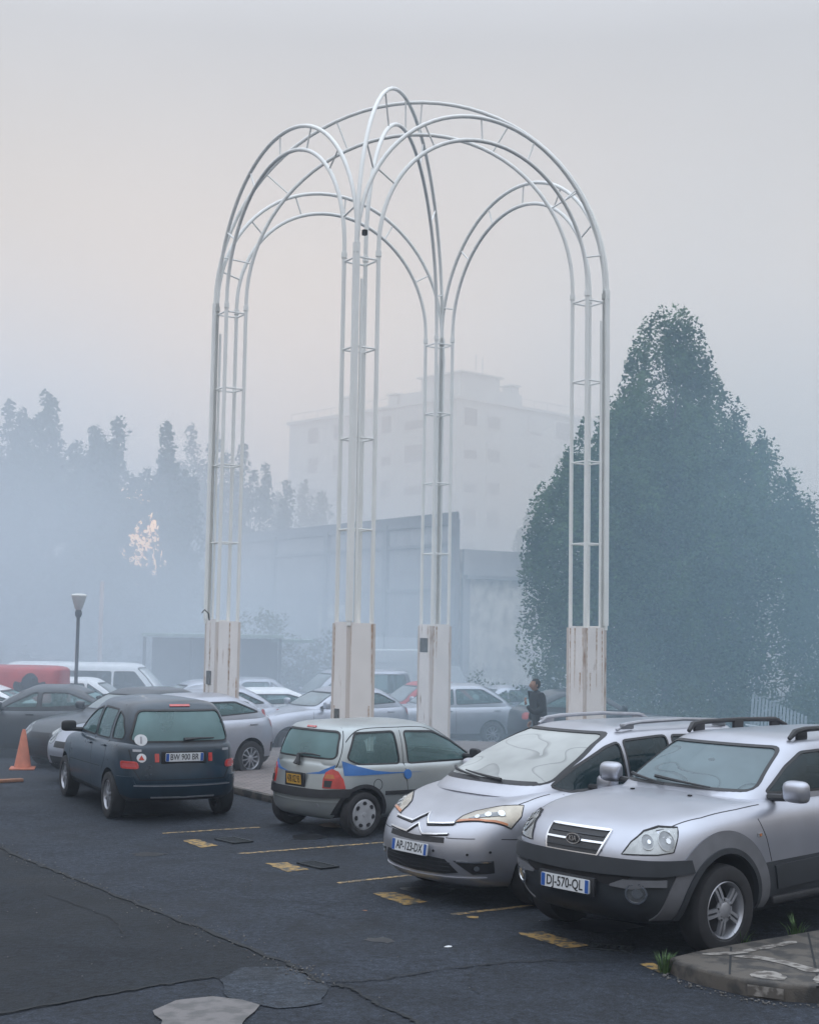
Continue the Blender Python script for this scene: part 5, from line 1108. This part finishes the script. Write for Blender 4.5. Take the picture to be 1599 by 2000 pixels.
def big_tree():
    rnd = random.Random(11); X, Y = 8.15, 43.5; g0 = ground_z(Y); t = thing('leafy_tree', 'big dense green hornbeam with tapering crown at right', 'tree', (X,Y,g0))
    prof = [(.5,2.6),(1.6,3.6),(3.2,4.3),(5.5,4.45),(7.4,3.65),(9.0,2.65),(10.6,1.5),(11.6,.95),(12.3,.62),(12.9,.3)]
    cl = []; tips = []
    for k in range(1500):
        z = rnd.triangular(.5,12.7,4.6); a = rnd.uniform(0,6.283)
        lob = 1+.09*math.sin(a*5+1.3)+.06*math.sin(a*9+z*.8)+.04*math.sin(z*2.1+a*3)
        rr = interp(z,prof)*lob*(rnd.random()**.42)
        cx, cy = math.cos(a)*rr, math.sin(a)*rr*.92
        if noise.noise(Vector((cx*.75,cy*.35,z*.42+4)))>lerp(.60,.20,min(1,max(0,(z-3)/6))): continue
        s_ = rnd.uniform(.34,.60)*(1 if z<9 else .8); cl.append(((cx,cy,z),s_,s_*1.5,rnd.randint(60,95)))
        if k%26==0: tips.append((cx*.9,cy*.9,z))
    for k in range(150):     # fuller flank on the right
        z = rnd.uniform(.8,7.0); q = rnd.uniform(.55,1.0); x_ = lerp(2.6,lerp(5.5,4.3,z/7),q); cl.append(((x_,rnd.uniform(-1.6,1.8),z),.5,.75,70))
    for k in range(380):     # dense heart of the crown
        z = rnd.uniform(.6,9.6); a = rnd.uniform(0,6.283); rr = interp(z,prof)*.72*math.sqrt(rnd.random()); cl.append(((math.cos(a)*rr,math.sin(a)*rr,z),.8,1.1,90))
    for (dx,zt_,n) in ((2.2,10.3,5),(3.1,9.3,5),(-1.05,11.0,5),(-2.0,10.2,5),(-4.1,7.8,4),(3.7,8.4,4),(-3.0,8.9,4),(1.25,11.4,4),(-.8,13.1,4),(-.4,13.4,4),(.0,13.5,4),(.4,13.45,4),(.85,13.1,4),(1.0,12.2,3),(-1.0,12.3,3)):     # upright leaders that break the outline
        for q in range(n):
            for y_ in (-.5,.3): cl.append(((dx+rnd.uniform(-.12,.12),y_,zt_-.35-q*.42),.26+.06*q,.42,44))
    for k in range(60):
        a = rnd.uniform(0,6.283); z = rnd.uniform(4.5,11.0); rr = interp(z,prof)*rnd.uniform(.9,1.06)
        for q in range(4): cl.append(((math.cos(a)*rr*(1-.02*q),math.sin(a)*rr,z+.25+q*.24),.24-.035*q,.34,34))
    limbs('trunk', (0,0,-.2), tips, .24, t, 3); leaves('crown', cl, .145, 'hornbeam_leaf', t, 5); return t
big_tree()
def poplar(X, Y, ztop, wid, label, seed, dens=1.0):
    rnd = random.Random(seed); g0 = ground_z(Y); t = thing('poplar_tree', label, 'tree', (X,Y,g0), 0, 'trees in the smoke at left'); H = ztop-g0; cl = []; tips = []
    sp = [(rnd.uniform(-.15,.15),0,H)]+[(rnd.uniform(-1,1)*wid*.85,rnd.uniform(-1,1)*wid*.5,H*rnd.uniform(.76,.97)) for _ in range(6)]
    for (sx,sy,h_) in sp:
        n = int(46*dens)
        for k in range(n):
            z = lerp(H*.22,h_,(k+rnd.random())/n); f = (z-H*.22)/(h_-H*.22); r_ = wid*(.40*(1-f**2.6)**.7+.03)*rnd.uniform(.2,1)
            a = rnd.uniform(0,6.283); s_ = lerp(.52,.30,f)*rnd.uniform(.8,1.25); cl.append(((sx+math.cos(a)*r_,sy+math.sin(a)*r_,z),s_,s_*1.7,34))
        cl.append(((sx,sy,h_-.1),.26,.5,22)); tips.append((sx,sy,h_*.95))
    for k in range(int(96*dens)):
        a = rnd.uniform(0,6.283); r_ = wid*.95*math.sqrt(rnd.random()); z = rnd.uniform(.4,H*.74); s_ = rnd.uniform(.45,.85); cl.append(((math.cos(a)*r_,math.sin(a)*r_,z),s_,s_*1.3,26))
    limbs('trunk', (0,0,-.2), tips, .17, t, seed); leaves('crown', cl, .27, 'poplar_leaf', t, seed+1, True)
PL = [(-21.3,67,12.6,2.0,'poplar cut by the left picture edge'),(-19.2,66,13.0,2.0,'poplar nearest the left picture edge, broad and hazy'),(-17.4,66,13.5,1.9,'tallest poplar of the left row, with a sharp pointed top'),(-15.2,67,12.0,1.9,'bushy poplar standing right of the tallest pointed one'),(-13.9,65,12.1,1.8,'poplar with a rounded double top, behind the street lamp'),
 (-11.7,66,12.0,1.6,'slim poplar above the orange sunlit gap'),(-13.36,84,14.6,2.04,'gappy slim poplar just right of the sunlit gap'),(-11.71,84,14.1,1.91,'slim poplar partly behind the left arch column'),(-10.18,84,13.5,1.78,'slim poplar showing between the tubes of the left arch column'),(-8.78,84,12.3,1.53,'short pointed poplar right of the left arch column'),
 (-8.9,92,10.6,1.6,'small faint tree at the foot of the apartment block'),(-7.4,96,12.6,2.2,'rounded faint tree in front of the apartment block left edge'),(9.5,95,12.2,2.4,'faint tree in front of the apartment block right face')]
for k,(x,y,z,wd,lb) in enumerate(PL): poplar(x,y,z,wd*(1.25 if y<80 else 1.1),lb,100+k*7,.8 if y>80 else 1)
def bush(X, Y, w_, h_, label, seed, n=70, dp=.8):
    rnd = random.Random(seed); t = thing('bush', label, 'bush', (X,Y,ground_z(Y)), 0, 'bushes at the edge of the car park'); cl = []; tips = []
    for k in range(n):
        a = rnd.uniform(0,6.283); q = math.sqrt(rnd.random()); z = h_*rnd.uniform(.08,1)*(1-.55*q*q); cl.append(((math.cos(a)*q*w_/2,math.sin(a)*q*w_/2*dp,z),.30,.34,40))
        if k%9==0: tips.append((math.cos(a)*q*w_/2,math.sin(a)*q*w_/2*dp,z))
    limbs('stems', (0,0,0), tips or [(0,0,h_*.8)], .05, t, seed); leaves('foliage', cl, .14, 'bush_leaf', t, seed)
bush(3.9,40.5,2.6,2.3,'green bush against the beige wall behind the walking person',1); bush(2.5,46,2.6,1.7,'low bush behind the silver hatchback and the beige wall foot',2); bush(5.6,41,2.2,1.6,'scrubby bush right of the right arch column',3); bush(7.3,39,2.4,1.9,'dark undergrowth bush below the big hornbeam, nearer the arches',4); bush(10.5,40,4.0,2.2,'wide dark undergrowth below the middle of the hornbeam',5,110); bush(14.5,41,4.0,2.6,'dark undergrowth at the right picture edge',6,110)
bush(-5.2,52,3.6,4.4,'tall dark bush in front of the grey warehouse',7,150); bush(-2.6,53,3.2,3.6,'dark bush right of the tall one before the warehouse',8,110); bush(-12.5,57,5,3,'dark hazy shrubbery under the slim poplars',9,120); bush(-17,56,6,3,'dark hazy shrubbery under the tallest poplar',10,140)
# ------------------------------------------------------------------ lamp, posts, cone, debris
pbr('lamp_post_paint', (.045,.06,.07), .5, .2, .2, 5); pbr('lamp_top', (.55,.55,.53), .5, 0, .08, 6); pbr('opal_shade', (.40,.41,.40), .3, 0, .06, 6); pbr('pale_post', (.55,.47,.45), .7, 0, .12, 3); pbr('cone_orange', (.50,.16,.09), .6, 0, .12, 8); pbr('rust_plank', (.24,.11,.06), .8, 0, .3, 5)
X, Y = -7.8, 33.0; g0 = ground_z(Y); lp = thing('street_lamp', 'short street lamp with upturned conical shade behind the dark saloon', 'street lamp', (X,Y,g0))
zt = 3.3-g0; b = bmesh.new(); lathe(b,[(.10,0),(.10,.3),(.046,.4),(.04,zt-.55),(.075,zt-.5),(.085,zt-.42),(.06,zt-.36)],'Z',16); obj('pole', b, MAT['lamp_post_paint'], lp)
b = bmesh.new(); lathe(b,[(.06,zt-.36),(.09,zt-.33),(.17,zt-.06),(.165,zt-.05)],'Z',20); obj('lamp_shade', b, MAT['opal_shade'], lp)
b = bmesh.new(); lathe(b,[(.175,zt-.05),(.19,zt-.02),(.15,zt+.015),(.05,zt+.03)],'Z',20); obj('lamp_cap', b, MAT['lamp_top'], lp)
for nm,lab,x_,y_,zt_,r_ in (('post','tall pale pinkish post standing in the smoke right of the street lamp',-9.9,45,3.95,.075),('post','short pale post left of the tall pinkish one',-10.9,46,1.9,.07)):
    b = bmesh.new(); g0 = ground_z(y_); lathe(b,[(r_*1.1,g0),(r_,g0+.3),(r_*.9,zt_),(r_*.5,zt_+.06)],'Z',12,(x_,y_,0)); tag(obj(nm, b, MAT['pale_post']), lab, 'post', 'posts in the smoke')
X, Y = -6.87, 25.25; cn = thing('traffic_cone', 'orange traffic cone standing alone on the asphalt at left', 'traffic cone', (X,Y,ground_z(Y)), .2)
b = bmesh.new(); lathe(b,[(.155,.03),(.15,.05),(.04,.66),(.028,.70),(.026,.71)],'Z',20); obj('cone', b, MAT['cone_orange'], cn)
b = bmesh.new(); box(b,(0,0,.018),(.44,.44,.036),bev=.012); obj('base', b, MAT['cone_orange'], cn)
b = bmesh.new(); lathe(b,[(.112,.235),(.092,.345)],'Z',20,close=False); obj('reflective_band', b, pbr('cone_band',(.5,.36,.32),.5,0,.1,9), cn)
b = bmesh.new(); box(b,(-6.6,22.95,.03),(.75,.14,.05),R(38),bev=.01); tag(obj('plank', b, MAT['rust_plank']), 'rusty plank lying on the asphalt at the left picture edge', 'plank')
def litter(name, x, y, s_, m, label, seed, z=.006):
    rnd = random.Random(seed); b = bmesh.new(); n = 9; c = b.verts.new((0,0,s_*.18)); ring = [b.verts.new((math.cos(k*6.283/n)*s_*rnd.uniform(.6,1.1),math.sin(k*6.283/n)*s_*.55*rnd.uniform(.6,1.1),rnd.uniform(0,.05)*s_)) for k in range(n)]
    for k in range(n): b.faces.new((ring[k],ring[(k+1)%n],c))
    o = obj(name, b, m, smooth=0); o.location = (x,y,z); o.rotation_euler = (0,0,rnd.uniform(0,3)); return tag(o, label, 'litter')
litter('paper_scrap',.38,11.69,.05,MAT['sticker_white'],'white paper scrap on the asphalt in front of the off-roader',1)
litter('fallen_leaf',2.43,10.40,.045,MAT['weed_green'],'green leaf lying on the asphalt before the kerb',2); litter('crumpled_paper',.2,17.3,.05,MAT['sticker_white'],'white crumpled scrap beside the small hatchback rear wheel',3)
litter('cardboard_sheet',-.98,18.6,.28,pbr('card_brown',(.30,.24,.2),.8,0,.15,6),'pale cardboard sheet under the small hatchback',4); litter('dead_leaf',-.35,13.1,.03,MAT['rust_plank'],'brown dead leaf on the asphalt near the seam',5)
fp = thing('fallen_fence_panel','white ribbed panel lying tilted in the undergrowth below the hornbeam','fence panel',(9.9,37.5,ground_z(37.5)),R(-20))
b = bmesh.new()
for k in range(16):
    x0 = -.7+k*.095; box(b,(x0,0,1.15-.035*k),(.06,.03,1.1-.02*k))
for v in b.verts: v.co = Matrix.Rotation(R(-38),4,'X') @ v.co
obj('slat_sheet', b, pbr('slat_grey',(.18,.2,.22),.6,0,.15,4), fp, 0)
b = bmesh.new(); tube(b,[(-.8,.0,.55),(1.0,-.1,.35)],.03,6); obj('bottom_rail', b, MAT['hoarding_white'], fp)
# ------------------------------------------------------------------ cars further back
GRP = 'cars parked further back in the smoke'
def far(name, label, pose, paint, cat='car', **kw): return car(name, label, auto_spec(**kw), pose, paint, GRP, cat)
far('dark_saloon','dark saloon facing left behind the orange traffic cone',(-7.6,28.6,183),'dark_grey_paint',L=4.4,H=1.45,wb=2.62,nose=.74,cowl=(.85,.95),tailz=1.02,roof=(.05,-.95),rb=-1.75,xb=-.25)
far('dark_hatchback','dark hatchback with misted windscreen and chevron badge behind the people carrier',(-5.4,27.0,232),'dark_grey_paint',L=4.1,H=1.44,wb=2.55)
far('silver_saloon_front','silver car nose sticking out from behind the dark blue people carrier',(-4.2,24.35,226),'silver_paint',L=4.1,H=1.42,wb=2.55)
far('pale_car','pale car whose roof shows below the red van at the left edge',(-10.1,30.5,180),'white_paint',L=4.3,H=1.42,wb=2.6)
far('white_estate','white car with curved roof behind the lamp post, right of the red van',(-7.5,34.5,3),'white_paint',L=4.4,H=1.56,wb=2.65,tailz=1.1)
far('silver_estate','silver estate with roof rack behind the dark blue people carrier',(-5.3,33.2,200),'silver_paint',L=4.4,H=1.55,wb=2.65,nose=.85,cowl=(.8,1.02))
far('silver_hatchback','silver hatchback facing left, left of the left arch column',(-4.75,30.4,200),'silver_paint',L=4.1,H=1.46,wb=2.55)
far('silver_crossover','silver crossover tail with red lamp right of the left arch column',(-4.85,28.9,205),'silver_paint',L=3.95,H=1.38,wb=2.46,wr=.31,nose=.8,tailz=1.05,wstyle='eight')
far('low_white_car','low white car with two side windows right of the left arch column',(-3.9,32.4,200),'white_paint',L=4.2,H=1.40,wb=2.55,xb=-.2)
far('two_tone_hatchback','silver and black compact hatchback facing left behind the small hatchback',(-1.85,31.2,212),'silver_paint',L=3.95,H=1.47,wb=2.46,W=1.72,nose=.83,cowl=(.78,1.0),tailz=1.06,mirror_mat='silver_paint')
far('far_silver_car','silver hatchback seen from behind, right of the left arch column in the distance',(-4.0,42,22),'silver_paint',L=4.2,H=1.62,wb=2.6)
far('hazy_people_carrier','hazy people carrier with bright windscreen just left of the front arch column',(-1.9,41,205),'silver_paint',L=4.6,H=1.88,wb=2.8,nose=.95,cowl=(1.3,1.15),tailz=1.15,roof=(.5,-1.9))
far('red_hatchback','red hatchback facing left between the front and back arch columns',(.1,38.4,203),'red_paint',L=4.0,H=1.58,wb=2.5)
far('silver_car_behind_column','silver car half hidden behind the back arch column',(.75,36,196),'warm_silver_paint',L=4.2,H=1.55,wb=2.55)
far('silver_compact','silver compact hatchback facing left beside the walking person',(2.45,40.8,197),'silver_paint',L=4.0,H=1.50,wb=2.58,nose=.76)
far('dark_hatchback_at_column','dark hatchback with red tail lamp behind the right arch column',(4.5,33.2,12),'dark_grey_paint',L=4.2,H=1.48,wb=2.55)
# vans
def van(name, label, pose, paint, L, H, W=1.9, win=True, box_=False, cat='van', windows2=True):
    hl = L/2
    sp = auto_spec(L=L,H=H,W=W,wb=L*.62,nose=1.0,cowl=(hl-.55,1.18),tailz=1.25,roof=(hl-1.25,-hl+.12),rb=-hl+.06,clr=.22,wr=.32,xb=hl-1.75,seat_x=hl-1.7,rear_x=hl-2.6)
    z0, z1 = 1.22, H-.22
    fw = [(hl-.95,z0),(hl-1.38,z1),(hl-1.9,z1),(hl-1.9,z0)]
    sp['side_win'] = [fw] if not windows2 else [fw,[(hl-1.98,z0),(hl-1.98,z1),(hl-3.3,z1),(hl-3.3,z0)],[(hl-3.38,z0),(hl-3.38,z1),(-hl+.3,z1),(-hl+.3,z0)]]
    sp['side_glass'] = 'dark_side_glass'; sp['seams'] = [[(hl-1.94,z0),(hl-1.94,.4)]]; sp['handles'] = []; sp['mirror'] = (hl-1.0,W/2+.1,1.3); sp['rw'] = None
    return car(name, label, sp, pose, paint, GRP, cat)
van('white_minibus','long white minibus with dark side windows facing right behind the red van',(-8.4,38,4),'white_paint',4.9,1.95)
r_, P = van('red_van','red delivery van with a dark crest on its side at left',(-9.9,32.2,180),'dark_red_paint',4.3,1.83,1.75,windows2=False)
q = P['S1']; cx_, cz_ = -1.42, 1.46
b = patch(q,[tuple(p) for p in smoothline([(cx_-.33,cz_-.16),(cx_-.34,cz_+.02),(cx_-.2,cz_+.0),(cx_-.17,cz_+.10),(cx_-.06,cz_+.2),(cx_+.06,cz_+.2),(cx_+.17,cz_+.10),(cx_+.2,cz_+.0),(cx_+.34,cz_+.02),(cx_+.33,cz_-.16),(cx_,cz_-.22)],3,True)],.006,.006); obj('crest', b, MAT['navy_paint'], r_)
van('white_cab_van','white van cab showing above the red van at the left edge',(-13.9,42.5,2),'white_paint',5.0,2.25,2.0,windows2=False)
bx = thing('box_van','white box van with ribbed body between the front and back arch columns','van',(-.55,54,ground_z(54)),R(33),GRP)
b = bmesh.new(); box(b,(0,0,1.65),(3.6,2.1,2.15),bev=.05); obj('cargo_box', b, MAT['hoarding_white'], bx)
for z_ in (1.2,1.75,2.25):
    b = bmesh.new(); box(b,(0,0,z_),(3.63,2.13,.03)); obj('rib', b, MAT['apartment_trim'], bx, 0)
b = bmesh.new(); prism(b,[(1.8,.5),(3.2,.5),(3.25,1.0),(2.95,1.25),(2.5,2.1),(1.8,2.15)],-.95,.95,Matrix(((1,0,0,0),(0,0,1,0),(0,1,0,0),(0,0,0,1)))); obj('cab', b, MAT['white_paint'], bx)
b = bmesh.new(); box(b,(.4,0,.5),(4.6,.9,.16)); obj('chassis', b, MAT['black_plastic'], bx)
WH['box'] = wheel_meshes(.36,.22,.2,'ten')
for x_ in (2.35,-.9):
    for s in (1,-1):
        o = bpy.data.objects.new('wheel', WH['box'][0]); COL.objects.link(o); o.parent = bx; o.location = (x_,s*.85,.36); o.rotation_euler = (0,0,0 if s==1 else math.pi); r_ = bpy.data.objects.new('rim', WH['box'][1]); COL.objects.link(r_); r_.parent = o
# ------------------------------------------------------------------ person walking by the silver compact
pbr('dark_jacket', (.02,.024,.028), .9, 0, .25, 12); pbr('skin', (.30,.17,.12), .55, 0, .1, 15); pbr('dark_hair', (.015,.013,.012), .7, 0, .3, 25); pbr('phone', (.03,.03,.035), .3, 0, .1, 8)
X, Y = 2.72, 28.5; pe = thing('person', 'person in dark jacket with raised forearm standing by the silver compact', 'person', (X,Y,ground_z(Y)), R(200))
def skin(name, verts, edges, radii, m, parent, root=0, sub=2):
    me = bpy.data.meshes.new('tmp'); me.from_pydata(verts, edges, []); o = bpy.data.objects.new('tmp', me); COL.objects.link(o)
    s = o.modifiers.new('k','SKIN'); s.use_smooth_shade = True; o.modifiers.new('s','SUBSURF').levels = sub; o.modifiers['s'].render_levels = sub
    for i,r_ in enumerate(radii): d = me.skin_vertices[0].data[i]; d.radius = r_ if isinstance(r_,tuple) else (r_,r_); d.use_root = (i==root)
    me2 = baked(o); kill(o); return obj(name, me2, m, parent, 80)
# facing +x local: pelvis, spine, chest, neck, head base; legs; arms
v = [(0,0,.92),(.02,0,1.08),(.05,0,1.28),(.07,0,1.42),(.10,0,1.50),(.0,.10,.88),(.06,.11,.48),(.0,.11,.09),(.14,.12,.05),(0,-.10,.88),(-.02,-.11,.48),(-.14,-.11,.10),(-.01,-.12,.05),
     (.06,.19,1.38),(.06,.25,1.12),(.26,.20,1.06),(.36,.14,1.20),(.06,-.19,1.38),(.0,-.26,1.12),(.10,-.27,.88)]
e = [(0,1),(1,2),(2,3),(3,4),(0,5),(5,6),(6,7),(7,8),(0,9),(9,10),(10,11),(11,12),(2,13),(13,14),(14,15),(15,16),(2,17),(17,18),(18,19)]
rd = [(.19,.15),(.20,.155),(.225,.165),(.12,.10),(.06,.06),.12,.09,.06,.05,.12,.09,.06,.05,.11,.085,.065,.04,.11,.085,.055]
body = skin('body', v, e, rd, MAT['dark_jacket'], pe)
b = bmesh.new(); r_ = bmesh.ops.create_uvsphere(b, u_segments=20, v_segments=14, radius=1)
for q in b.verts:
    c = q.co.copy(); zz = c.z; w_ = .078*(1-.18*max(0,-zz)); q.co = Vector((.12+c.x*.098+(.012 if c.x>.9 else 0)+(.02 if (c.x>.85 and abs(zz+.1)<.18 and abs(c.y)<.25) else 0), c.y*w_, 1.60+zz*.118))
hd = obj('head', b, MAT['skin'], pe, 80)
b = bmesh.new(); r_ = bmesh.ops.create_uvsphere(b, u_segments=16, v_segments=12, radius=1)
for q in b.verts: c = q.co; q.co = Vector((.10+c.x*.105,c.y*.086,1.625+c.z*.112))
bmesh.ops.delete(b, geom=[q for q in b.verts if q.co.x>.15 and q.co.z<1.66], context='VERTS'); obj('hair', b, MAT['dark_hair'], hd, 80)
for s in (1,-1):
    b = bmesh.new(); bmesh.ops.create_icosphere(b, subdivisions=1, radius=.011, matrix=Matrix.Translation((.212,s*.03,1.605))); obj('eye', b, MAT['dark_hair'], hd)
    b = bmesh.new(); bmesh.ops.create_icosphere(b, subdivisions=2, radius=1, matrix=Matrix.Translation((.11,s*.08,1.595)) @ Matrix.Diagonal((.018,.01,.03,1))); obj('ear', b, MAT['skin'], hd)
def hand(base, d, up, s, parent):
    d = Vector(d).normalized(); up = Vector(up).normalized(); sd_ = d.cross(up).normalized()*s; B = Vector(base); vv = [B, B+d*.08]; ee = [(0,1)]; rr = [(.03,.022),(.036,.018)]
    for k,ln in enumerate((.065,.075,.07,.055)):
        o_ = sd_*(-.027+.018*k); i = len(vv); vv += [B+d*.085+o_, B+d*(.085+ln*.55)+o_-up*.012, B+d*(.085+ln*.85)+o_-up*.035]; ee += [(1,i),(i,i+1),(i+1,i+2)]; rr += [.0095,.009,.0075]
    i = len(vv); vv += [B+d*.03-sd_*.035, B+d*.075-sd_*.06-up*.01]; ee += [(0,i),(i,i+1)]; rr += [.012,.009]
    return skin('hand', vv, ee, rr, MAT['skin'], parent, 0, 1)
hand((.365,.135,1.215),(.25,-.15,.9),(1,0,-.2),1,body); hand((.105,-.272,.865),(.2,0,-1),(0,-1,0),-1,body)
# ------------------------------------------------------------------ haze and smoke
def volmat(name, col, dens, aniso=.2):
    m, N, L = newmat(name); o = N('ShaderNodeOutputMaterial'); v = N('ShaderNodeVolumePrincipled'); v.inputs['Color'].default_value = (*col,1); v.inputs['Density'].default_value = dens; v.inputs['Anisotropy'].default_value = aniso; L(v.outputs[0], o.inputs['Volume']); return m, N, L, v
b = bmesh.new(); box(b,(0,65,14.6),(150,190,34.2)); tag(obj('haze', b, volmat('haze_air',(.74,.84,.96),HAZE,.15)[0], smooth=0), kind='stuff')
def smoke(c, r, dens, col=(.74,.85,.98)):
    """a bank of smoke: density is highest in the middle, drifts in wisps and thins out to nothing at its surface"""
    m, N, L, v = volmat('smoke_bank', col, dens); t = N('ShaderNodeTexCoord'); ln = N('ShaderNodeVectorMath'); ln.operation = 'LENGTH'; L(t.outputs['Object'], ln.inputs[0])
    f = N('ShaderNodeMapRange'); f.interpolation_type = 'SMOOTHSTEP'; f.inputs[1].default_value = .35; f.inputs[2].default_value = 1.0; f.inputs[3].default_value = dens; f.inputs[4].default_value = 0; L(ln.outputs['Value'], f.inputs[0])
    n = N('ShaderNodeTexNoise'); n.inputs['Scale'].default_value = 2.2; n.inputs['Detail'].default_value = 2; L(t.outputs['Object'], n.inputs['Vector'])
    q = N('ShaderNodeMapRange'); q.inputs[1].default_value = .3; q.inputs[2].default_value = .7; q.inputs[3].default_value = .55; q.inputs[4].default_value = 1.45; L(n.outputs['Fac'], q.inputs[0])
    mm = N('ShaderNodeMath'); mm.operation = 'MULTIPLY'; L(f.outputs[0], mm.inputs[0]); L(q.outputs[0], mm.inputs[1]); L(mm.outputs[0], v.inputs['Density'])
    b = bmesh.new(); bmesh.ops.create_icosphere(b, subdivisions=4, radius=1); o = obj('smoke', b, m, smooth=0); o.location = c; o.scale = r; tag(o, kind='stuff')
for s in SMOKE: smoke(*s)
SC.cycles.volume_step_rate = 3.0; SC.cycles.volume_max_steps = 256
